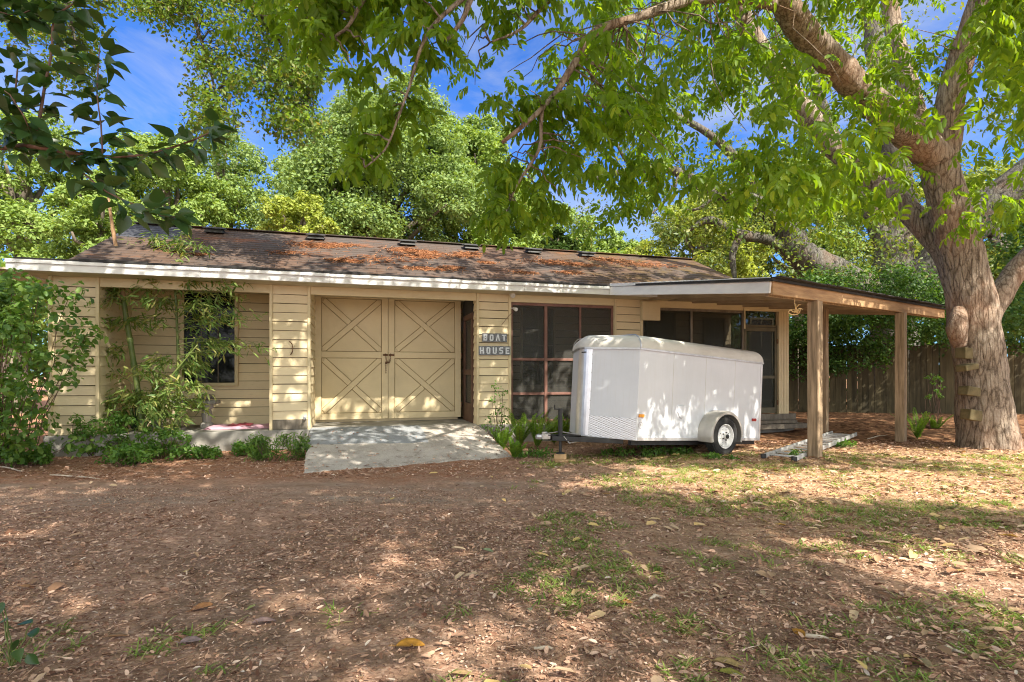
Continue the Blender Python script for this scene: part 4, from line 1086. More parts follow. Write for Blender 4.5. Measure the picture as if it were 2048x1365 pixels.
# unseen crown leaves above the picture, added and gapped to shape the dapple
hi = []
while len(hi) < 330:
    x, y, z = rnd(-4.5, 13.5), rnd(-8.5, 6.5), rnd(6.2, 10.2)
    if y > 0 and z < EYE+(HY+60)/F*y+.2: continue
    if sunlit(x, y, z): continue
    hi.append((x-PL.x, y-PL.y, z-PL.z))
while len(hi) < 1150:      # added clumps aimed along the sun to shade the yard
    x, y, z = rnd(-7.5, 8), rnd(1.6, 8.2), rnd(6.2, 10.2)
    x, y = x+SUN.x*z/SUN.z, y+SUN.y*z/SUN.z
    if (y > 0 and z < EYE+(HY+60)/F*y+.2) or sunlit(x, y, z): continue
    hi.append((x-PL.x, y-PL.y, z-PL.z))
for (tx, ty, tz, n_) in ((2.0, 7.5, 1.4, 7), (2.6, 7.9, 1.45, 7), (3.3, 8.2, 1.45, 7), (3.9, 8.5, 1.45, 6), (1.3, 7.5, 1.2, 7), (-1.5, 9.0, 2.0, 5), (0, 9.4, 2.2, 5), (-5, 8.5, 1.8, 5), (-6.4, 8.1, 1.9, 6), (-6.4, 8.1, 1.0, 5), (-3.9, 8.75, 1.8, 7), (-3.9, 8.75, .9, 5), (-.9, 9.6, 1.8, 6), (-.9, 9.6, 1.0, 5), (7.7, 8.7, 1.2, 10), (7.7, 8.7, 2.4, 9), (7.6, 8.7, 3.6, 8), (7.3, 8.7, 4.8, 7), (8, 14.6, 1, 26), (9.5, 14.3, 1, 26), (11, 14, 1.2, 26), (7, 14, .3, 20), (8.5, 12.8, .2, 22), (6.8, 12.2, .2, 18), (12.5, 13.6, 1.2, 18), (7, 11.2, .2, 14), (8.5, 10.8, .1, 12), (4.5, 11.4, 1.5, 10), (5.4, 11.6, 1.5, 10)):
    for _ in range(n_):       # unseen clumps added sunward to shade trailer, house front, trunk and fence
        k = rnd(6.4, 9.6) if ty < 10 else rnd(9.5, 13); w_ = .45 if ty < 10 else .9
        q = Vector((tx, ty, tz))+SUN*k+Vector((rnd(-w_, w_), rnd(-w_, w_), 0))
        if (q.y > 0 and q.z < EYE+(HY+60)/F*q.y+.2) or sunlit(*q): continue
        hi.append((q.x-PL.x, q.y-PL.y, q.z-PL.z))
hi = np.array(hi); clumps(fol, hi, .58, 34, .24, .6, .8, .42)
twg = mb.build('bough', M['bark'], pecan, smooth=True)
M['leaf_pecan'] = leafmat('pecan_leaf', [(.10, .185, .018, 1), (.155, .265, .024, 1), (.12, .22, .020, 1), (.24, .34, .035, 1)], .55, (1.95, 1.75, .45, 1))
fol.build('crown', M['leaf_pecan'], pecan)
# climbing blocks nailed to the trunk
for (px, py, w, h, yy) in ((1936, 706, 20, 22, 8.74), (1942, 735, 34, 13, 8.72), (1946, 783, 34, 17, 8.72), (1950, 831, 32, 20, 8.70)):
    c = at(px, py, yy); k = yy/F
    q = MB().box(-w*k/2, w*k/2, -.025, .14, -h*k/2, h*k/2)
    q.v = [(x+random.uniform(-.012, .012), y, z+random.uniform(-.012, .012)) for x, y, z in q.v]
    o = q.build('climbing_block', M['moss_wood'], pecan, .012)
    o.location = rel(c); o.rotation_euler = (0, R(random.uniform(-8, 8)), R(14))

# ==================================================================== LIVE OAK behind the fence
OL = at(1795, 800, 18.2); OL.z = 0
oak = empty('live_oak', 'spreading grey live oak with thick low limbs behind the fence', 'tree', OL)
mb = MB(); save = LIMBS; LIMBS = []
Y0 = 18.2
limb([(1800, 860, Y0, 120), (1790, 700, Y0, 96), (1785, 600, Y0, 84), (1790, 480, Y0, 78), (1800, 400, Y0, 66), (1780, 250, Y0, 50), (1750, 100, Y0, 40), (1730, -60, Y0, 28)], mb, 28, .16, .07, OL, 31)
limb([(1790, 640, Y0, 90), (1730, 590, 17.6, 84), (1660, 545, 17, 76), (1600, 510, 16.6, 66), (1560, 440, 16.3, 52), (1500, 405, 16, 40), (1430, 385, 15.8, 26), (1340, 340, 15.6, 18), (1240, 345, 15.4, 12), (1180, 360, 15.4, 8)], mb, 24, .14, .07, OL, 32)
limb([(1810, 600, Y0, 100), (1880, 520, 17.6, 96), (1960, 430, 17, 96), (2060, 350, 16.4, 90), (2200, 260, 15.6, 70), (2350, 120, 15, 50)], mb, 28, .16, .06, OL, 33)
limb([(1610, 520, 16.6, 34), (1540, 480, 16.4, 26), (1480, 470, 16.2, 22), (1420, 440, 16, 16), (1380, 460, 16, 8)], mb, 12, .14, .08, OL, 34)
limb([(1480, 470, 16.2, 18), (1465, 510, 16.2, 14), (1470, 560, 16.2, 8)], mb, 10, .14, .06, OL, 35)
limb([(1540, 430, 16.2, 26), (1490, 340, 16, 22), (1420, 270, 15.8, 16), (1330, 220, 15.6, 10)], mb, 12, .14, .08, OL, 36)
limb([(1785, 520, Y0, 50), (1740, 420, Y0, 44), (1690, 330, 18, 34), (1640, 200, 17.8, 24), (1600, 60, 17.6, 16)], mb, 14, .14, .06, OL, 37)
limb([(1960, 430, 17, 40), (2010, 500, 16.8, 24), (1985, 480, 16.6, 14)], mb, 10, .14, .06, OL, 38)
for (a, b, c, d) in ((1360, 350, 1300, 430), (1300, 340, 1240, 420), (1260, 330, 1220, 250), (1430, 390, 1370, 420)):
    limb([(a, b, 15.6, 9), ((a+c)/2, (b+d)/2+12, 15.5, 7), (c, d, 15.4, 3)], mb, 7, .14, .05, OL, 39)
mb.build('trunk', M['bark_oak'], oak, smooth=True)
st = MB(); a, b = at(1690, 590, 16.4), at(1700, 553, 16.2)
st.tube([a-OL, b-OL], [.23, .22], 20, False); so = st.build('sawn_limb', M['bark_oak'], oak)
ct = MB(); d_ = (b-a).normalized(); ct.lathe(b-OL, d_, [(.22, 0), (.1, .008), (0, .0)], 20); ct.build('cut_face', M['cutwood'], so)
lv = Leaves(); C = []
for L_ in LIMBS[1:]:
    for i in range(len(L_)-1):
        if rng.random() < .55:
            p = L_[i].lerp(L_[i+1], rng.random())
            C.append(np.array(p)+rng.normal(size=3)*[1.1, .9, .8])
for _ in range(520):
    px, py = rnd(1160, 2350), rnd(-160, 560); Y = rnd(14, 19)
    if noise.noise(Vector((px*.006, py*.006, Y*.3))) < -.02: continue
    if px < 1340 and py > 430: continue
    C.append(np.array(at(px, py, Y)))
for _ in range(35): C.append(np.array(at(rnd(1330, 1900), rnd(360, 560), rnd(13.8, 16))))
C = np.array(C)-np.array(OL)
clumps(lv, C, .7, 60, .12, .6, .8, .5)
M['leaf_oak'] = leafmat('oak_leaf', [(.075, .125, .03, 1), (.11, .165, .04, 1), (.16, .21, .055, 1), (.24, .25, .07, 1)], .4, (1.6, 1.5, .45, 1))
lv.build('crown', M['leaf_oak'], oak)

# ==================================================================== BACKGROUND TREES
def bg_tree(px, Y, top_py, w_px, base_py, cols, name, label, seed, lobes=13, leaf=.2, per=44, dens=1.0, trunk_w=.35, tr=.35, open_=0.):
    """px/Y: where it stands; top and spread surveyed from the photo"""
    r_ = random.Random(seed); b = at(px, 800, Y); b.z = 0
    o = empty(name, label, 'tree', b, group=None)
    ztop = EYE+(HY-top_py)/F*Y; Wd = w_px/F*Y; zb_ = max(1.0, EYE+(HY-base_py)/F*Y); H = ztop-zb_
    t = MB(); rough_tube(t, [(0, 0, -.2), (r_.uniform(-.2, .2), 0, zb_*.8), (r_.uniform(-.4, .4), r_.uniform(-.3, .3), zb_+H*.4), (r_.uniform(-.4, .4), 0, zb_+H*.75)], [trunk_w, trunk_w*.75, trunk_w*.5, trunk_w*.15], 10, .4, .07, seed)
    L = Leaves(); CC = []; RR = []
    for i in range(lobes):
        q = (i+.5)/lobes; ang = i*2.4+r_.uniform(-.4, .4); zz = zb_+H*(.06+.82*q**.9)
        wr = Wd/2*max(.22, (1-abs(q-.38)**1.6*1.35))*r_.uniform(.55, .95); lr = Wd*.19*r_.uniform(.75, 1.25)*(1.1-.35*q)
        c = Vector((math.cos(ang)*wr*.82, math.sin(ang)*wr*.7, zz))
        t.tube(curve((0, 0, min(zz*.75, zb_+H*.6)), c, .1, 6, .12, i+seed), list(np.linspace(trunk_w*.32, .03, 7)), 6)
        k = int(30*dens*(lr/1.2)**1.4)+8
        d = rdir(k); d[:, 2] = d[:, 2]*.9+.18; d = unit(d)
        rad = lr*(.62+.42*rng.random((k, 1))); CC.append(np.array(c)+d*rad*[1, 1, .8]); RR.append(np.full(k, lr*.33))
    CC = np.concatenate(CC); RR = np.concatenate(RR)
    keep = rng.random(len(CC)) > open_; clumps(L, CC[keep], RR[keep]*1.08, int(per*1.6), leaf*.74, .7, .9, .58)
    t.build('trunk', M['bark_far'], o, smooth=True)
    key = 'lf_'+'_'.join('%.3f' % c for c in cols[0][:3])
    if key not in M: M[key] = leafmat(key.replace('.', ''), cols, tr, (1.5, 1.45, .45, 1), .65, .12)
    L.build('crown', M[key], o); return o
BRIGHT = [(.15, .24, .06, 1), (.22, .31, .088, 1), (.30, .385, .12, 1)]
MIDG = [(.125, .20, .065, 1), (.19, .275, .095, 1), (.27, .345, .13, 1)]
YEL = [(.24, .30, .06, 1), (.31, .37, .08, 1), (.37, .40, .10, 1)]
DARKG = [(.035, .075, .016, 1), (.055, .10, .022, 1), (.075, .125, .03, 1)]
bg_tree(40, 17, 190, 330, 640, BRIGHT, 'broadleaf_tree', 'pale green tree at the left edge behind the shrubs', 1, 15, .17, 52)
bg_tree(205, 15, 345, 260, 650, BRIGHT, 'broadleaf_tree', 'low bright green tree just left of the roof end', 2, 13, .15, 50)
bg_tree(330, 20, 262, 300, 560, BRIGHT, 'broadleaf_tree', 'light green tree behind the left end of the roof ridge', 3, 14, .18, 50)
bg_tree(450, 23, 250, 280, 560, MIDG, 'broadleaf_tree', 'open crowned tree with bare twigs behind the second roof vent', 4, 12, .2, 36, .8, .4, .35, .15)
bg_tree(590, 19, 395, 200, 540, YEL, 'broadleaf_tree', 'small yellow-green tree behind the roof between two taller trees', 5, 9, .15, 46, 1, .2)
bg_tree(640, 26, 260, 260, 560, MIDG, 'broadleaf_tree', 'mid green tree half hidden left of the tallest crown', 6, 12, .22, 44)
bg_tree(775, 22, 178, 430, 560, MIDG, 'broadleaf_tree', 'tallest round-crowned tree behind the middle of the roof', 7, 19, .19, 58, 1.25, .45)
bg_tree(945, 24, 218, 270, 560, BRIGHT, 'broadleaf_tree', 'bright green tree right of the tallest crown', 8, 14, .2, 50, 1.1)
bg_tree(1085, 26, 395, 230, 560, BRIGHT, 'broadleaf_tree', 'low light green tree behind the right half of the roof', 9, 10, .2, 48)
bg_tree(1115, 19, 455, 95, 540, DARKG, 'round_bush_tree', 'small dark green round tree just above the roof ridge', 10, 8, .13, 60, 1.2, .12)
bg_tree(1230, 27, 470, 200, 560, BRIGHT, 'broadleaf_tree', 'distant pale tree low behind the right end of the ridge', 11, 8, .22, 44)
bg_tree(1400, 25, 380, 300, 600, YEL, 'broadleaf_tree', 'yellow-green tree seen through the live oak limbs', 12, 12, .22, 44)
bg_tree(1600, 27, 300, 330, 600, BRIGHT, 'broadleaf_tree', 'sunny tree behind the live oak left of its trunk', 13, 12, .24, 44)
bg_tree(1930, 26, 330, 360, 620, YEL, 'broadleaf_tree', 'sunny yellow-green tree behind the big trunk', 14, 12, .24, 44)
bg_tree(2170, 22, 250, 360, 700, BRIGHT, 'broadleaf_tree', 'light green tree at the right edge beyond the fence', 15, 13, .22, 44)
# far wood closing the view
L = Leaves(); C = []
for _ in range(1500):
    ang = rnd(-1.15, 1.15); d = rnd(36, 48); x, y = d*math.sin(ang)*1.25, d*math.cos(ang)
    C.append((x, y, rnd(.3, 6.8+1.6*noise.noise(Vector((x*.1, 0, 1))))))
clumps(L, np.array(C), 1.5, 26, .55, .8, .8, .6)
M['far'] = leafmat('far_leaf', DARKG+[(.10, .14, .04, 1)], .35)
tag(L.build('woods', M['far'], None), 'dark green belt of woodland far behind the house', 'woods', kind='stuff')

# ==================================================================== OVERHANGING OAK (upper left)
HL = Vector((-9.6, 4.6, 0)); LIMBS = []
ho = empty('overhanging_oak', 'small-leaved oak whose sprays hang into the upper left sky', 'tree', HL)
mb = MB(); rough_tube(mb, [(0, 0, -.2), (.1, 0, 2.5), (.5, .3, 5), (1.2, .8, 7.5)], [.42, .34, .28, .2], 20, .15, .06, 41)
LIMBS.append([HL+Vector(v) for v in ((.5, .3, 5), (1.2, .8, 7.5))])
limb([(-260, -60, 6.6, 40), (60, -150, 7.0, 30), (300, -110, 7.6, 22), (450, -30, 8.0, 14), (560, 80, 8.2, 8), (620, 200, 8.2, 4)], mb, 10, .12, .05, HL, 42)
limb([(300, -110, 7.6, 14), (380, 20, 7.8, 9), (420, 140, 7.9, 6), (440, 230, 8, 3)], mb, 8, .12, .05, HL, 43)
limb([(60, -150, 7.0, 16), (120, -20, 7.2, 9), (150, 80, 7.4, 5), (130, 160, 7.4, 3)], mb, 8, .12, .05, HL, 44)
limb([(450, -60, 8, 12), (560, -20, 8.2, 9), (640, 20, 8.3, 5)], mb, 8, .12, .05, HL, 45)
lv = Leaves(); C = []
for (x0, x1, y0, y1, n_) in ((330, 560, -80, 60, 60), (480, 620, 0, 170, 55), (380, 480, 90, 250, 38), (540, 640, 130, 260, 40), (300, 380, -40, 40, 18), (60, 200, -60, 60, 30), (100, 190, 60, 190, 20), (560, 640, 220, 290, 12), (0, 120, -60, 100, 22), (390, 440, 200, 300, 8), (190, 330, -70, 10, 26), (420, 700, -80, 0, 26), (600, 690, 60, 150, 14)):
    for _ in range(n_):
        p = at(rnd(x0, x1), rnd(y0, y1), rnd(7.3, 8.8)); C.append(p-HL)
        b = min((q for L_ in LIMBS for q in L_), key=lambda q: (q-p).length)
        if (b-p).length < 2: mb.tube(curve(b-HL, p-HL, .05, 4, .04, len(C)), [.009, .008, .006, .005, .003], 5)
clumps(lv, np.array([tuple(c) for c in C]), .27, 66, .07, .8, .6, .52)
hi = []  # unseen clumps added to this crown to shade the yard
while len(hi) < 420:
    x, y, z = rnd(-12, -2.5), rnd(-7, 5.5), rnd(6.0, 9.6)
    if y > 0 and z < EYE+(HY+60)/F*y+.2: continue
    if sunlit(x, y, z): continue
    hi.append((x-HL.x, y-HL.y, z))
clumps(lv, np.array(hi), .6, 30, .19, .6, .8, .5)
for k, (p, q) in enumerate((((1.2, .8, 7.5), (5.5, -2, 8)), ((1.2, .8, 7.5), (3, -8, 8)), ((1.2, .8, 7.5), (-1.5, -6, 8)), ((1.2, .8, 7.5), (6.0, 2.5, 7.6)))):
    rough_tube(mb, curve(p, q, .4, 7, .2, k), list(np.linspace(.15, .04, 8)), 8, .3, .05, k)
mb.build('trunk', M['bark_oak'], ho, smooth=True)
M['leaf_small'] = leafmat('small_oak_leaf', [(.085, .165, .03, 1), (.13, .22, .042, 1), (.18, .27, .06, 1), (.24, .21, .08, 1)], .5, (1.7, 1.6, .5, 1))
lv.build('crown', M['leaf_small'], ho)

# ==================================================================== NEAR BROADLEAF BRANCH (upper left, dark leaves)
NL = Vector((-3.0, 1.55, 0)); LIMBS = []
nt = empty('dark_leaved_tree', 'near tree at the left edge with dark heart-shaped leaves on red twigs', 'tree', NL)
mb = MB(); rough_tube(mb, [(0, 0, -.1), (.05, .02, 1.0), (.1, .05, 2.0), (.05, .1, 3.2)], [.07, .06, .05, .035], 12, .1, .06, 51)
Yn = 1.85
B1 = limb([(-640, 330, 1.62, 30), (-300, 318, 1.7, 22), (0, 296, Yn, 15), (60, 292, Yn, 14), (130, 304, Yn, 11), (200, 313, Yn, 8), (270, 312, Yn, 6), (330, 300, Yn, 5), (400, 275, Yn, 4), (425, 262, Yn, 3)], mb, 8, .04, .05, NL, 52)
B2 = limb([(55, 292, Yn, 10), (72, 270, Yn, 9), (82, 220, Yn, 8), (90, 170, Yn, 7), (104, 100, Yn, 6), (107, 40, Yn, 5), (140, 12, Yn, 4), (175, -10, Yn, 3)], mb, 8, .04, .05, NL, 53)
B3 = limb([(130, 304, Yn, 5), (165, 345, Yn, 5), (215, 385, Yn, 4), (270, 410, Yn, 4), (320, 430, Yn, 3), (360, 436, Yn, 2)], mb, 6, .04, .05, NL, 54)
B4 = limb([(25, 295, Yn, 6), (27, 230, Yn, 5), (33, 160, Yn, 4), (37, 120, Yn, 3)], mb, 6, .04, .05, NL, 55)
B5 = limb([(205, 313, Yn, 4), (202, 250, Yn, 4), (194, 190, Yn, 3), (196, 140, Yn, 3), (200, 90, Yn, 2)], mb, 6, .04, .05, NL, 56)
B6 = limb([(-300, 60, 1.75, 9), (-60, 20, 1.8, 6), (40, 30, 1.85, 4), (100, -10, 1.85, 3)], mb, 6, .04, .05, NL, 57)
B7 = limb([(27, 230, Yn, 4), (60, 260, Yn-.05, 3), (20, 190, Yn-.1, 3), (-30, 160, Yn-.1, 2)], mb, 6, .04, .05, NL, 58)
mb.tube([B1[0]-NL, Vector((.08, .03, 1.75))], [.02, .03], 8)
mb.build('trunk', M['stem'], nt, smooth=True)
lv = Leaves(); P = []; D = []
for (L_, n_, i0) in ((B1, 100, 2), (B2, 64, 1), (B3, 54, 0), (B4, 36, 0), (B5, 56, 0), (B6, 60, 1), (B7, 30, 0)):
    for k in range(n_):
        s = i0+(len(L_)-1-i0)*((k+rng.random())/n_); i = min(int(s), len(L_)-2); p = L_[i].lerp(L_[i+1], s-i); dr = (L_[i+1]-L_[i]).normalized()
        sd = Vector((rng.normal(), rng.normal()*.8, rng.normal()*.5-.35)); d = (dr*.5+sd.normalized()).normalized()
        q = p+d*(.015+.035*rng.random())
        if len(P) % 1 == 0: P.append(q-NL); D.append(d)
P = np.array([tuple(p) for p in P]); D = np.array([tuple(d) for d in D]); N = unit(np.array([0, -.25, 1.])+.55*rng.normal(size=P.shape))
L_ = .048+.036*rng.random(len(P)); lv.fine(P, D, N, L_, L_*.62)
M['leaf_dark'] = leafmat('dark_glossy_leaf', [(.028, .072, .020, 1), (.045, .10, .028, 1), (.036, .085, .028, 1), (.075, .13, .032, 1)], .3, (1.8, 1.7, .5, 1), .3, .5)
lv.build('crown', M['leaf_dark'], nt)

# ==================================================================== BAMBOO, SHRUBS, PLANTS
M['leaf_bamboo'] = leafmat('bamboo_leaf', [(.10, .19, .045, 1), (.15, .245, .06, 1), (.21, .29, .075, 1), (.36, .33, .12, 1)], .4, (1.6, 1.5, .5, 1))
M['culm'] = basic('bamboo_culm', (.09, .14, .035, 1), (.16, .18, .05, 1), 6, .45, .05)
M['culm_tan'] = basic('bamboo_sheath', (.30, .17, .085, 1), (.42, .26, .14, 1), 6, .6, .05)
bb = gnd(292, 905); bam = empty('bamboo_clump', 'clump of feathery bamboo with tall culms in front of the porch window', 'bamboo', bb)
Yb = bb.y+.05
lv = Leaves()
def culm(lst, mat, n=10):
    m = MB(); pts = [at(px, py, Y)-bb for px, py, Y, w in lst]; rad = [.72*w/2*Y/F for _, _, Y, w in lst]
    P = []; Rr = []
    for i in range(len(pts)-1):
        for k in range(6): t = k/6; P.append(pts[i].lerp(pts[i+1], t)); Rr.append((rad[i]*(1-t)+rad[i+1]*t)*(1.22 if k == 0 else 1))
    P.append(pts[-1]); Rr.append(rad[-1]); m.tube(P, Rr, n); m.build('culm', mat, bam, smooth=True); return [at(px, py, Y) for px, py, Y, w in lst]
c1 = culm([(293, 905, Yb, 17), (284, 860, Yb, 16), (277, 790, Yb, 15), (268, 730, Yb, 14), (260, 680, Yb, 14), (253, 640, Yb, 13), (247, 600, Yb, 13)], M['culm'])
c2 = culm([(247, 600, Yb, 13), (243, 560, Yb, 12), (236, 520, Yb, 11), (226, 460, Yb, 9), (219, 415, Yb, 7), (214, 370, Yb, 5)], M['culm_tan'])
c3 = culm([(352, 905, Yb+.1, 9), (356, 800, Yb+.1, 8), (356, 700, Yb+.1, 7), (352, 600, Yb+.1, 6), (346, 540, Yb+.1, 5), (338, 490, Yb+.1, 3)], M['culm'])
c4 = culm([(312, 905, Yb-.1, 8), (322, 830, Yb-.15, 7), (345, 750, Yb-.2, 5), (395, 690, Yb-.2, 3)], M['culm'])
br = MB()
def spray(px, py, ex, ey, Y, n_=24):
    a, b = at(px, py, Y), at(ex, ey, Y+rnd(-.35, .3)); pts = curve(a, b, .06, 6, .02, int(px+py)); br.tube([p-bb for p in pts], list(np.linspace(.006, .002, 7)), 5)
    P = []; D = []
    for k in range(n_):
        t = .25+.75*rng.random(); i = min(int(t*6), 5); p = pts[i].lerp(pts[i+1], t*6-i); q = p+Vector(rng.normal(size=3)*.05)
        P.append(tuple(q-bb)); d = (b-a).normalized()*.55+Vector((rng.normal()*.7, rng.normal()*.6, -.35+rng.normal()*.35)); D.append(tuple(d))
    P, D = np.array(P), np.array(D); ll = .10+.07*rng.random(len(P)); lv.blade(P, D, unit(np.array([0, -.25, 1.])+.5*rng.normal(size=P.shape)), ll, ll*.19, .25, .1, .3)
for (px, py, ex, ey) in ((338, 500, 420, 495), (338, 495, 300, 480), (345, 545, 490, 565), (345, 540, 420, 545), (345, 540, 270, 550), (346, 560, 230, 575), (350, 575, 250, 590), (348, 580, 390, 570),
                         (352, 600, 470, 610), (352, 610, 300, 610), (352, 620, 430, 620), (354, 650, 420, 640), (354, 650, 520, 635), (354, 640, 270, 650), (354, 680, 450, 690), (356, 690, 520, 690), (356, 700, 420, 735), (356, 720, 460, 700),
                         (356, 730, 400, 745), (356, 730, 300, 720), (356, 760, 410, 790), (356, 780, 310, 780), (356, 800, 420, 820), (247, 600, 190, 610), (247, 600, 200, 570), (243, 560, 205, 590), (243, 565, 310, 560),
                         (236, 520, 270, 510), (240, 530, 290, 525), (253, 640, 300, 660), (253, 640, 200, 660), (260, 690, 200, 720), (268, 730, 320, 760), (277, 790, 220, 800), (277, 790, 330, 800), (236, 525, 195, 535), (345, 520, 370, 465), (345, 520, 380, 520), (350, 590, 500, 600)):
    spray(px, py, ex, ey, Yb+rnd(-.15, .2), 50)
    if rng.random() < .75: spray(px, py+rnd(5, 25), ex+rnd(-45, 30), ey+rnd(-30, 30), Yb+rnd(-.25, .1), 50)
for _ in range(44):
    px = rnd(225, 370); py = rnd(760, 890); spray(px, py, px+rnd(-60, 60), py+rnd(-30, 40), Yb+rnd(-.35, .25), 24)
br.build('side_branch', M['culm'], bam); lv.build('foliage', M['leaf_bamboo'], bam)
# palmetto-like stiff leaf fan in front of the culms
M['leaf_pal'] = leafmat('palmetto_leaf', [(.035, .075, .035, 1), (.055, .10, .05, 1)], .25)
pb_ = gnd(275, 900); lv = Leaves(); P = []; D = []
for k in range(30):
    a = R(100+rnd(-38, 30)); P.append((rng.normal()*.02, rng.normal()*.02, .22+.1*rng.random())); D.append((math.cos(a), rng.normal()*.22, math.sin(a)))
ll = .38+.22*rng.random(30); lv.blade(np.array(P), np.array(D), np.tile([0, -1., .2], (30, 1)), ll, .026, .05, .2, .3)
pm = empty('palmetto', 'dark stiff fan of palmetto blades at the foot of the bamboo', 'palm', pb_); lv.build('fan', M['leaf_pal'], pm)
MB().tube([(0, 0, -.05), (0, 0, .3)], .018, 8).build('stem', M['culm'], pm)

M['leaf_shrub'] = leafmat('shrub_leaf', [(.06, .135, .03, 1), (.095, .19, .042, 1), (.135, .235, .05, 1), (.19, .285, .065, 1)], .42, (1.6, 1.6, .5, 1))
M['leaf_weed'] = leafmat('weed_leaf', [(.065, .155, .03, 1), (.11, .22, .042, 1), (.17, .29, .055, 1)], .42, (1.6, 1.6, .5, 1))
def shrub(pts, name, label, n_stem, per, leaf, mat, cat='shrub', spread=.22, asp=.5, blade=True, ground=None, stem_r=.012, group=None):
    """pts: foliage masses as (px,py,Y); stems rise from the ground below"""
    W = [at(*p) for p in pts]; b = ground or Vector((sum(w.x for w in W)/len(W), sum(w.y for w in W)/len(W), 0))
    o = empty(name, label, cat, b, group=group); L = Leaves(); m = MB()
    for i, w in enumerate(W):
        s = Vector((b.x+(w.x-b.x)*.45+rnd(-.05, .05), b.y+(w.y-b.y)*.6, -.03))
        m.tube([p-b for p in curve(s, w, .0, 5, .05, i)], list(np.linspace(stem_r, .003, 6)), 5)
    clumps(L, np.array([tuple(w-b) for w in W]), spread, per, leaf, .85, .7, asp, blade)
    m.build('stem', M['stem'], o); L.build('foliage', mat, o); return o
# tall shrub at the left edge
pts = []
for _ in range(75):
    px, py = rnd(-160, 195), rnd(560, 900); 
    if px > 60 and py < 600+ (px-60)*.35 and rng.random() < .8: continue
    if px > 95 and rng.random() < .9: continue
    pts.append((px, py, rnd(6.6, 7.6)))
for _ in range(26): pts.append((rnd(-120, 85), rnd(535, 680), rnd(6.7, 7.4)))
for p in ((150, 690, 6.9), (175, 665, 6.9), (140, 590, 6.9), (120, 760, 6.9), (120, 640, 6.9)): pts.append(p)
shrub(pts, 'tall_shrub', 'tall leafy green shrub climbing at the left corner of the house', 0, 60, .085, M['leaf_shrub'], 'shrub', .22, .6, True, gnd(20, 905), .007)
pts = [(rnd(-260, 60), rnd(520, 850), rnd(8.6, 11)) for _ in range(60)]
shrub(pts, 'backing_shrub', 'dense green thicket beyond the left end of the house', 0, 60, .12, M['leaf_shrub'], 'shrub', .5, .55)
# low plants along the foot of the wall
LOW = [(40, 925, 60, 28, 'low green ground cover below the tall left shrub'), (140, 905, 60, 60, 'leafy weed left of the corner pillar foot'), (205, 905, 60, 60, 'bushy weed in front of the corner pillar'),
       (255, 925, 45, 26, 'bright small weed left of the bamboo foot'), (330, 912, 50, 42, 'spreading weed right of the bamboo foot'), (555, 915, 55, 34, 'dark green bushy clump left of the ramp'),
       (500, 905, 30, 14, 'pale low weed between bamboo and ramp clump'), (410, 912, 26, 10, 'small weed under the porch edge')]
for i, (px, py, w, h, lab) in enumerate(LOW):
    g = gnd(px, py+6); Y = g.y
    pts = [(px+rnd(-w, w), py-rnd(-2, h*1.3), Y+rnd(-.2, .25)) for _ in range(int(w*.75))]
    shrub(pts, 'low_weed', lab, 0, 34, .055 if i != 5 else .075, M['leaf_weed'] if i != 5 else M['leaf_shrub'], 'weed', .09, .5 if i != 5 else .2, True, g, .004)
# sapling and ferns by the sign pillar
pts = [(x, y, 8.9) for x, y in ((990, 775), (1000, 790), (985, 800), (1008, 812), (995, 825), (980, 838), (1010, 838), (1000, 850), (975, 850), (1005, 785), (990, 862))]
shrub(pts, 'sapling', 'spindly small-leaved sapling against the sign pillar', 0, 14, .05, M['leaf_weed'], 'sapling', .10, .5, True, gnd(993, 885), .006)
M['leaf_fern'] = leafmat('fern_leaf', [(.12, .23, .03, 1), (.18, .31, .045, 1), (.25, .38, .06, 1)], .45, (1.6, 1.6, .5, 1))
def fern(px, py, n_, L0, label, up=.5, mat=None, name='sword_fern', group='ferns beside the trailer tongue'):
    g = gnd(px, py); L = Leaves(); m = MB()
    for k in range(n_):
        a = k*2.4+rnd(-.4, .4); ln_ = L0*rnd(.7, 1.15); out = rnd(.25, .75); prev = None
        pts = []
        for i in range(9):
            t = i/8; pts.append(Vector((math.cos(a)*ln_*out*t**1.3, math.sin(a)*ln_*out*t**1.3, ln_*(t*(1.05-.32*out*t)))))
        m.tube(pts, list(np.linspace(.005, .001, 9)), 4)
        P = []; D = []; LL_ = []
        side = Vector((-math.sin(a), math.cos(a), 0))
        for i in range(26):
            t = .1+.9*i/26; j = min(int(t*8), 7); p = pts[j].lerp(pts[j+1], t*8-j); dr = (pts[j+1]-pts[j]).normalized()
            for sg in (1, -1): P.append(tuple(p)); D.append(tuple(side*sg+dr*.35+Vector((0, 0, -.1)))); LL_.append(.062*math.sin(math.pi*(.12+.84*t))**.6)
        P, D, LL_ = np.array(P), np.array(D), np.array(LL_)
        nn = (Vector((math.cos(a), math.sin(a), 0))*-.6+Vector((0, 0, .8)))
        L.simple(P, D, np.tile(tuple(nn), (len(P), 1))+.15*rng.normal(size=P.shape), LL_, .03)
    o = empty(name, label, 'fern', g, group=group); m.build('stalk', M['culm'], o); L.build('frond', mat or M['leaf_fern'], o)
fern(1003, 905, 12, .42, 'small fern at the ramp side of the sign pillar')
fern(1040, 895, 17, .62, 'tallest bright fern under the porch screen')
fern(1075, 897, 15, .58, 'upright fern left of the trailer coupler')
fern(1108, 890, 14, .55, 'fern half behind the trailer jack')
fern(1128, 882, 12, .50, 'fern tucked between the trailer nose and the porch screen')
fern(1030, 918, 12, .30, 'low fern at the soil edge near the ramp corner')
fern(1835, 880, 9, .55, 'single loose fern at the fence side of the second carport post', group='ferns near the big tree')
fern(1870, 868, 8, .45, 'low fern left of the big trunk', group='ferns near the big tree')
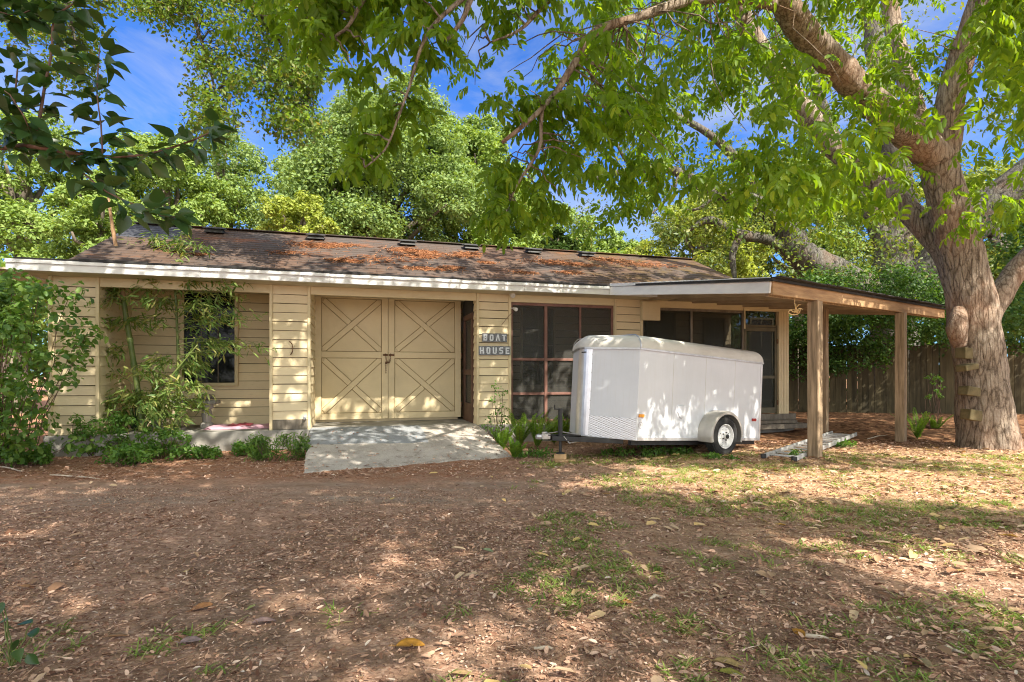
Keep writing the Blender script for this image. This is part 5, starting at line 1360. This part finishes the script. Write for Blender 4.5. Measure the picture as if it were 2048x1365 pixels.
# weeds by trailer and post
WD = [(1289, 898, 12, 18, 'single upright weed under the trailer side'), (1340, 905, 40, 8, 'low weeds in front of the trailer underside'), (1250, 908, 50, 8, 'short weeds below the trailer nose'),
      (1440, 915, 30, 6, 'tiny weeds by the trailer tyre'), (1075, 912, 36, 12, 'low leafy weed right of the ramp corner'), (1605, 915, 22, 14, 'trailing green weed at the front carport post foot'), (1690, 890, 20, 8, 'pale weed growing behind the ladder'),
      (1870, 790, 16, 40, 'sprig of young leaves on the left of the big trunk')]
for (px, py, w, h, lab) in WD:
    g = gnd(px, max(py+4, 868)); pts = [(px+rnd(-w, w), py-rnd(-4, h), g.y+rnd(-.15, .15)) for _ in range(max(6, int(w*.7)))]
    shrub(pts, 'small_weed', lab, 0, 16, .05, M['leaf_weed'], 'weed', .06, .45, True, g, .003)
# seedling at the bottom left corner
sd = gnd(22, 1330); sdl = empty('seedling', 'dark broad-leaved seedling in the bottom left corner', 'seedling', sd); L = Leaves(); m = MB(); P = []; D = []
for k, (px, py) in enumerate(((5, 1205), (15, 1240), (2, 1215), (25, 1285), (65, 1245), (55, 1310), (78, 1265), (35, 1300), (25, 1330), (10, 1255), (-20, 1260), (30, 1345))):
    w = at(px, py, 2.3)-sd; m.tube(curve((0, 0, -.02), w, .02, 4, .01, k), .0022, 5); P.append(tuple(w)); D.append((rng.normal()*.8, rng.normal()*.4-.2, -.4+.3*rng.normal()))
ll = np.full(len(P), .066); L.fine(np.array(P), np.array(D), unit(np.array([0, -.5, 1.])+.3*rng.normal(size=(len(P), 3))), ll, ll*.62)
m.build('stem', M['culm'], sdl); L.build('foliage', M['leaf_dark'], sdl)
# vines over the fence
L = Leaves(); C = []
for _ in range(330):
    s = rnd(-1, FLEN); p = f0+fdv*s; h = 2.0+.5*noise.noise(Vector((s*.5, 0, 0)))
    C.append((p.x+rnd(-.5, .3), p.y+rnd(-.75, .4)-.1, rnd(h-.3, h+1.5)))
for _ in range(60):
    s = rnd(0, 3); p = f0+fdv*s; C.append((p.x, p.y-rnd(0, .6), rnd(1.2, 2.4)))
for _ in range(110):
    C.append(tuple(at(rnd(1610, 1900), rnd(545, 650), rnd(13.6, 15.4))))
for _ in range(90):
    C.append(tuple(at(rnd(1985, 2300), rnd(420, 680), rnd(10.6, 12.5))))
clumps(L, np.array(C), .42, 90, .085, .7, .8, .55, True)
M['leaf_vine'] = leafmat('vine_leaf', [(.03, .08, .018, 1), (.05, .115, .025, 1), (.075, .15, .03, 1), (.11, .19, .04, 1)], .35, (1.6, 1.6, .5, 1))
tag(L.build('vines', M['leaf_vine'], None), 'mass of green vines spilling over the top of the board fence', 'vines', kind='stuff')

# ==================================================================== LITTER, GRASS, NEEDLES, FALLEN LEAVES
def litter():
    L = Leaves(); n_ = 150000
    X, Y = rng.random(n_)*19-8.5, 1.6+(rng.random(n_)**1.35)*8.4
    big = np.array([noise.noise(Vector((x*.7, y*.9, 2))) for x, y in zip(X, Y)])
    trk = np.array([1 if (5.0 < y+big_*.6 < 6.3 and x < .4) else 0 for x, y, big_ in zip(X, Y, big)])
    keep = (rng.random(n_) < np.where(trk == 1, .06, np.clip(.72+big*.9, .1, 1))) & (np.abs(X) < Y*1.05+.6)
    hs = X*(-SU)+Y*CU-(OX*(-SU)+OY*CU)     # stay in front of the house
    on_ramp = (X > g1.x-.05) & (X < g2.x+.05) & (Y > np.interp(X, [g1.x, g2.x], [g1.y, g2.y])-.02)
    keep &= (hs < -.1) & ~(on_ramp & (hs < .2) & (rng.random(n_) > .03))
    X, Y = X[keep], Y[keep]; n_ = len(X)
    Z = np.array([gz(x, y) for x, y in zip(X, Y)])+.006+.012*rng.random(n_)
    a = rng.random(n_)*6.283; D = np.stack([np.cos(a), np.sin(a), .25*rng.normal(size=n_)], 1); N = unit(np.array([0, 0, 1.])+.38*rng.normal(size=(n_, 3)))
    ll = .014+.036*rng.random(n_)**1.8+np.clip(X-1, 0, 3)*.003*rng.random(n_); L.blade(np.stack([X, Y, Z], 1), D, N, ll, ll*(.22+.3*rng.random(n_)), .2*rng.normal(), .2)
    m2 = 110000; x2 = rng.random(m2)*11-5.6; y2 = 1.7+rng.random(m2)**1.3*4.2       # fine crumbs near the front
    k2 = (rng.random(m2) < np.clip(.75+.8*np.array([noise.noise(Vector((x*.7, y*.9, 2))) for x, y in zip(x2, y2)]), .15, 1)) & (np.abs(x2) < y2*1.02+.4)
    x2, y2 = x2[k2], y2[k2]; m2 = len(x2); z2 = np.array([gz(x, y) for x, y in zip(x2, y2)])+.004+.008*rng.random(m2); a2 = rng.random(m2)*6.283
    l2 = .009+.014*rng.random(m2); L.simple(np.stack([x2, y2, z2], 1), np.stack([np.cos(a2), np.sin(a2), .3*rng.normal(size=m2)], 1), unit(np.array([0, 0, 1.])+.45*rng.normal(size=(m2, 3))), l2, l2*(.35+.35*rng.random(m2)))
    q = rng.choice(n_, 9000); L.simple(np.stack([X[q], Y[q], Z[q]+.006], 1), D[q]*[1, 1, .3], N[q], .05+.07*rng.random(9000), .0035+.002*rng.random(9000))
    inv_ = lambda x, y: (CU*(x-OX)+SU*(y-OY), -SU*(x-OX)+CU*(y-OY))
    (ua, va), (ub, vb) = inv_(g1.x, g1.y), inv_(g2.x, g2.y); m3 = 420; s3, t3 = rng.random(m3), 1-rng.random(m3)**1.7*.9; s3 = np.where(rng.random(m3) < .35, np.where(s3 < .5, s3**2, 1-(1-s3)**2), s3)
    q1, q2 = np.array(tl)*(1-s3[:, None])+np.array(trr)*s3[:, None], np.array(g1)*(1-s3[:, None])+np.array(g2)*s3[:, None]
    p3 = q1*(1-t3[:, None])+q2*t3[:, None]; p3[:, 2] = SLAB*(1-t3)+.025*np.sin(np.pi*t3)+.012*(1-t3)+.016; a3 = rng.random(m3)*6.283; l3 = .018+.05*rng.random(m3)**2
    L.blade(p3, np.stack([np.cos(a3), np.sin(a3), .1*rng.normal(size=m3)-.12*np.sin(a3)*-1], 1), unit(np.array([0, -.12, 1.])+.2*rng.normal(size=(m3, 3))), l3, l3*(.2+.3*rng.random(m3)), .1, .2)
    t = NT('dry_litter'); col = t.ramp(t.island(), [(0, (.11, .052, .034)), (.2, (.27, .145, .095)), (.5, (.46, .28, .19)), (.82, (.60, .39, .28)), (.97, (.66, .47, .36)), (1, (.74, .61, .50))])
    m = t.done(t.principled(col, .85, 0, None, .15)); o = L.build('leaf_litter', m)
    tag(o, 'brown chips and dry leaf litter covering the yard', 'leaf litter', kind='stuff')
    # larger dry leaves, mostly on the right, tans lifted for the sunlit strip
    L = Leaves(); n_ = 4200; X = rng.random(n_)*15-6; Y = 2.0+rng.random(n_)**1.2*7.5
    keep = (rng.random(n_) < np.clip(.08+.16*(X+.6), .06, .7)+np.where((Y > 5.2) & (X > 2), .3, 0)) & (np.abs(X) < Y*1.05+.5); hs = X*(-SU)+Y*CU-(OX*(-SU)+OY*CU)
    on_ramp = (X > g1.x-.05) & (X < g2.x+.05) & (Y > np.interp(X, [g1.x, g2.x], [g1.y, g2.y])-.02)
    keep &= (hs < -.3) & ~on_ramp; X, Y = X[keep], Y[keep]; n_ = len(X); Z = np.array([gz(x, y) for x, y in zip(X, Y)])+.02+.012*rng.random(n_)
    a = rng.random(n_)*6.283; D = np.stack([np.cos(a), np.sin(a), .12*rng.normal(size=n_)], 1); N = unit(np.array([0, 0, 1.])+.25*rng.normal(size=(n_, 3))); ll = .06+.07*rng.random(n_)
    L.blade(np.stack([X, Y, Z], 1), D, N, ll, ll*(.3+.2*rng.random(n_)), .12, .16)
    t = NT('dry_leaf'); col = t.ramp(t.island(), [(0, (.20, .09, .05)), (.3, (.40, .24, .14)), (.7, (.58, .42, .28)), (.92, (.60, .40, .16)), (1, (.58, .46, .16))])
    m = t.done(t.principled(col, .7, 0, None, .25)); tag(L.build('dry_leaves', m), 'scattered tan and orange dry leaves on the right of the yard', 'leaves', kind='stuff')
litter()
def grass():
    L = Leaves(); P = []
    n_ = 15000; X = rng.random(n_)*16-6; Y = 1.9+rng.random(n_)*6.4
    for x, y in zip(X, Y):
        g = noise.noise(Vector((x*1.1, y*1.1, 4)))+.5*noise.noise(Vector((x*3, y*3, 8))); w = np.clip((x+.3)/2.6, 0, 1)
        if y < 2.9: w = max(w, .25)
        if y > 6 and x < 3.3 and x > .3: w = .9
        if 5.9 < y < 7.2 and .2 < x < 3.2: w = 1.0
        if g > .34-.5*w and x > -4 and abs(x) < y*1.05+.4 and (-SU*x+CU*y)-(-SU*OX+CU*OY) < -.5 and not (x < g2.x and y > g2.y-.25 and x > g1.x): 
            if w > 0 and not (3 < x < 7.5 and 5.3 < y < 6.8 and rng.random() < .7): P.append((x, y))
    P = np.array(P); k = 9; Q = np.repeat(P, k, 0)+rng.normal(size=(len(P)*k, 2))*.028; n_ = len(Q)
    Z = np.array([gz(x, y) for x, y in Q]); a = rng.random(n_)*6.283; D = np.stack([np.cos(a)*.75, np.sin(a)*.75, .35+.8*rng.random(n_)], 1)
    ll = .03+.055*rng.random(n_); L.blade(np.stack([Q[:, 0], Q[:, 1], Z], 1), D, unit(np.stack([-np.cos(a), -np.sin(a), .7+0*a], 1)), ll, .0065+.003*rng.random(n_), .35, .2, .25)
    m = leafmat('grass_blade', [(.13, .215, .045, 1), (.19, .285, .06, 1), (.27, .34, .09, 1), (.46, .41, .22, 1)], .35)
    tag(L.build('grass', m), 'thin patchy green grass on the right of the yard', 'grass', kind='stuff')
grass()
def needles():
    L = Leaves(); P = []
    for (px, py, v, w, h, n_) in ((640, 498, 1.15, .55, .25, 260), (690, 490, 1.3, .25, .12, 90), (815, 500, 1.15, .45, .25, 240), (860, 515, 1.05, .35, .2, 160), (840, 528, .75, .4, .14, 160), (690, 540, .2, .35, .12, 130), (850, 553, -.05, .4, .1, 190), (905, 550, .1, .25, .1, 70), (940, 512, 1.2, .3, .2, 120),
                               (925, 523, 1.0, .3, .16, 110), (975, 540, .6, .22, .1, 70), (1110, 535, .9, .6, .22, 230), (1160, 540, .85, .35, .15, 120), (1140, 565, .2, .3, .12, 90), (1050, 565, .05, .3, .08, 60), (400, 535, .1, .16, .06, 40), (1280, 535, 1.2, .9, .3, 200), (1210, 520, 1.4, .5, .2, 120), (580, 525, .5, .5, .16, 60), (760, 530, .4, .6, .3, 90)):
        u = hu(px, v)
        for _ in range(int(n_*1.5)): P.append((u+rng.normal()*w*.48, v+rng.normal()*h*.48))
    P = np.array(P); P = P[(P[:, 1] > GV0+.05) & (P[:, 1] < GV1-.05) & (P[:, 0] < u_r-.1)]
    n_ = len(P); sl = (GZ1-GZ0)/half; Z = GZ0+sl*(P[:, 1]-GV0)+.018+.012*rng.random(n_); a = rng.random(n_)*6.283
    W = np.stack([OX+CU*P[:, 0]-SU*P[:, 1], OY+SU*P[:, 0]+CU*P[:, 1], Z], 1)
    D = np.stack([np.cos(a), np.sin(a), sl*np.sin(a)], 1); L.simple(W-D*.06, D, unit(np.tile([SU*sl, -sl*CU, 1.], (n_, 1))+.2*rng.normal(size=(n_, 3))), .17, .011)
    t = NT('pine_straw'); col = t.ramp(t.island(), [(0, (.22, .085, .04)), (.5, (.34, .145, .065)), (1, (.44, .23, .12))])
    tag(L.build('pine_straw', t.done(t.principled(col, .8, 0, None, .2))), 'orange drifts of fallen pine needles on the shingle roof', 'pine needles', kind='stuff')
needles()
FALLEN = [(820, 1297, .15, (.55, .26, .03), 12, 'curled orange-brown leaf with a wavy edge near the middle of the bottom edge'),
          (1597, 1273, .10, (.60, .27, .03), 100, 'round bright orange leaf lying beside a pale stick'), (1455, 1338, .14, (.46, .32, .13), -15, 'large tan leaf arched above a green one at the bottom edge'),
          (1462, 1357, .11, (.32, .30, .05), -10, 'olive green leaf just under the large tan leaf'), (1968, 1304, .10, (.52, .34, .15), 5, 'broad tan leaf in the lower right grass'),
          (2030, 1228, .12, (.50, .34, .18), 20, 'pale tan leaf at the right edge of the yard'), (1282, 1163, .11, (.46, .26, .13), -50, 'brown pointed leaf standing tilted in the middle of the litter'),
          (1253, 1215, .08, (.50, .24, .07), -30, 'small orange-brown leaf below the tilted brown one'), (402, 1213, .13, (.48, .22, .08), 20, 'long rust coloured leaf on the dark soil at left'),
          (529, 1238, .13, (.36, .24, .22), 25, 'narrow mauve-brown leaf right of the rust coloured one'), (235, 1272, .11, (.42, .24, .12), 30, 'brown folded leaf low on the left of the yard'),
          (382, 1280, .11, (.40, .28, .27), 28, 'pinkish grey leaf near the lower left'), (503, 1210, .06, (.45, .46, .16), 60, 'small yellow-green half leaf on the dark soil'),
          (52, 1178, .09, (.48, .24, .10), 8, 'tan leaf by itself near the left edge'), (925, 1356, .11, (.42, .28, .14), 15, 'tan leaf cut by the bottom edge left of centre'),
          (1850, 1335, .09, (.40, .30, .17), 85, 'upright tan leaf with a stalk near the bottom right'), (1655, 1345, .12, (.28, .18, .12), 40, 'crumpled brown leaf right of the large tan leaf'),
          (1060, 1226, .06, (.50, .48, .28), 100, 'pale greenish leaf in the middle of the litter'), (976, 1104, .09, (.36, .42, .22), -8, 'slim grey-green leaf near the centre of the yard'),
          (1408, 1085, .07, (.52, .36, .08), 5, 'yellow-brown leaf right of the yard centre'), (1565, 1052, .10, (.55, .33, .05), 10, 'golden leaf on the shaded grass in front of the ladder'), (2020, 1075, .13, (.56, .34, .06), -5, 'long golden leaf at the right edge by the sunny strip')]
def fallen_leaf(px, py, Ln, col, ang, label, i):
    Ln *= .86
    p = gnd(px, py); p.z = gz(p.x, p.y)+.012; m = MB(); nx_, ny_ = 10, 6; r_ = random.Random(i); cu = r_.uniform(.02, .2); tw = r_.uniform(-.3, .3)
    V = []; Fc = []
    for a in range(nx_+1):
        t = a/nx_; w = Ln*.24*math.sin(math.pi*t**.85)**.75*(1+.06*r_.uniform(-1, 1))+.0008
        for b in range(-ny_//2, ny_//2+1):
            s = b/(ny_/2); V.append((Ln*(t-.5), w*s, Ln*(cu*(.25-(t-.5)**2)*.7+.22*(w/Ln)*abs(s)**1.5*2+tw*s*(t-.5)*.3)+Ln*.02*noise.noise(Vector((t*5, s*2, i)))))
    k = ny_+1
    for a in range(nx_):
        for b in range(ny_): Fc.append((a*k+b, a*k+b+1, (a+1)*k+b+1, (a+1)*k+b))
    m.add(V, Fc); m.tube([(-Ln*.5, 0, 0), (-Ln*.6, .004, .004), (-Ln*.72, .01, .0)], .0016, 5)
    c = (*col, 1); mt = basic('fallen_leaf_skin', tuple(x*.45 for x in col)+(1,), tuple(x*.85 for x in col)+(1,), 22, .6, .3, .003)
    o = m.build('fallen_leaf', mt, None, smooth=True); o.location = p; o.rotation_euler = (R(r_.uniform(-14, 14)), R(r_.uniform(-14, 14)), R(ang))
    sd_ = o.modifiers.new('thick', 'SOLIDIFY'); sd_.thickness = .0012
    tag(o, label, 'leaf', 'large fallen leaves in the foreground')
for i, fl_ in enumerate(FALLEN): fallen_leaf(*fl_, i)
# pale sticks
for i, (x0, y0, x1, y1, lab) in enumerate(((1606, 1277, 1662, 1285, 'pale dry stick touching the bright orange leaf'), (1885, 1299, 1930, 1315, 'short white stick in the lower right soil'), (0, 935, 48, 944, 'dry husk lying at the left edge of the bed'), (1068, 1306, 1110, 1310, 'pale splinter of wood below the yard centre'),
                                         (1735, 880, 1775, 876, 'bleached forked stick beneath the carport beam'), (1298, 1208, 1330, 1203, 'thin pale twig right of the small orange-brown leaf'), (100, 950, 200, 960, 'long thin brown stem on the soil at left'))):
    a, b = gnd(x0, y0), gnd(x1, y1); a.z, b.z = gz(a.x, a.y)+.012, gz(b.x, b.y)+.014
    m = MB(); rough_tube(m, curve(a, b, .006, 4, .012, i), [.006, .009, .008, .006, .003], 8, .02, .12, i)
    tag(m.build('dry_stick', M['twig_pale'] if 'twig_pale' in M else M.setdefault('twig_pale', basic('bleached_stick', (.42, .34, .25, 1), (.58, .5, .4, 1), 20, .8, .1)), None), lab, 'stick')

# ==================================================================== SKY, SUN, CAMERA
el = math.asin(SUN.z); az = math.atan2(SUN.x, SUN.y)
w = bpy.data.worlds.new('World'); SC.world = w; w.use_nodes = True; nt_ = w.node_tree; nt_.nodes.clear()
def wn(t, **k):
    x = nt_.nodes.new('ShaderNode'+t)
    for a, b in k.items(): setattr(x, a, b)
    return x
sky = wn('TexSky', sky_type='NISHITA'); sky.sun_disc = False; sky.sun_elevation = el; sky.sun_rotation = az
sky.air_density = 1.0; sky.dust_density = .3; sky.ozone_density = 3.5
tc = wn('TexCoord'); mp = wn('Mapping'); mp.inputs['Scale'].default_value = (1.0, 1.0, 2.6); mp.inputs['Location'].default_value = (.3, .1, .0)
nz_ = wn('TexNoise'); nz_.inputs['Scale'].default_value = 3.0; nz_.inputs['Detail'].default_value = 9; nz_.inputs['Roughness'].default_value = .62; nz_.inputs['Distortion'].default_value = .5
# broken cloud: thin wisps to the north, unseen bright cloud added behind the camera for fill
mr = wn('MapRange'); mr.inputs['From Min'].default_value = .44; mr.inputs['From Max'].default_value = .72; mr.inputs['To Max'].default_value = .8
dt = wn('VectorMath', operation='DOT_PRODUCT'); dt.inputs[1].default_value = (.25, -.9, .3)
bh = wn('MapRange'); bh.inputs['From Min'].default_value = -.25; bh.inputs['From Max'].default_value = .65; bh.inputs['To Max'].default_value = .26
ad = wn('Math', operation='ADD'); cc = wn('Mix', data_type='RGBA')
cc.inputs[6].default_value = (1.9, 2.15, 2.6, 1); cc.inputs[7].default_value = (9.0, 8.6, 8.0, 1)
bh2 = wn('MapRange'); bh2.inputs['From Min'].default_value = -.2; bh2.inputs['From Max'].default_value = .6
tint = wn('Mix', data_type='RGBA', blend_type='MULTIPLY'); tint.inputs[0].default_value = 1; tint.inputs[7].default_value = (.25, .46, .80, 1)
mx = wn('Mix', data_type='RGBA')
bgn = wn('Background'); bgn.inputs['Strength'].default_value = .15; ou = wn('OutputWorld')
lk = nt_.links.new
lk(tc.outputs['Generated'], mp.inputs[0]); lk(mp.outputs[0], nz_.inputs['Vector']); lk(tc.outputs['Generated'], dt.inputs[0])
lk(dt.outputs['Value'], bh.inputs['Value']); lk(dt.outputs['Value'], bh2.inputs['Value']); lk(nz_.outputs['Fac'], ad.inputs[0]); lk(bh.outputs[0], ad.inputs[1])
lk(ad.outputs[0], mr.inputs['Value']); lk(bh2.outputs[0], cc.inputs[0]); lk(sky.outputs[0], tint.inputs[6])
lk(mr.outputs[0], mx.inputs[0]); lk(tint.outputs[2], mx.inputs[6]); lk(cc.outputs[2], mx.inputs[7]); lk(mx.outputs[2], bgn.inputs['Color']); lk(bgn.outputs[0], ou.inputs['Surface'])
sl = bpy.data.lights.new('sun', 'SUN'); sl.energy = 5.0; sl.angle = R(.53); sl.color = (1, .93, .80)
so = bpy.data.objects.new('sun', sl); COL.objects.link(so); so.rotation_euler = SUN.to_track_quat('Z', 'Y').to_euler()

cam = bpy.data.cameras.new('camera'); co = bpy.data.objects.new('camera', cam); COL.objects.link(co)
co.location = (0, 0, EYE); co.rotation_euler = (R(90), 0, 0); cam.sensor_width = 36; cam.lens = 36*F/2048; cam.shift_y = (HY-682.5)/2048
cam.clip_end = 1000; cam.clip_start = .05; SC.camera = co
SC.view_settings.view_transform = 'Standard'; SC.view_settings.look = 'None'; SC.view_settings.exposure = 1.17; SC.view_settings.gamma = 1
SC.cycles.max_bounces = 7; SC.cycles.diffuse_bounces = 4; SC.cycles.transmission_bounces = 4; SC.cycles.transparent_max_bounces = 8
SC.cycles.sample_clamp_indirect = 6; SC.cycles.filter_width = 1.1
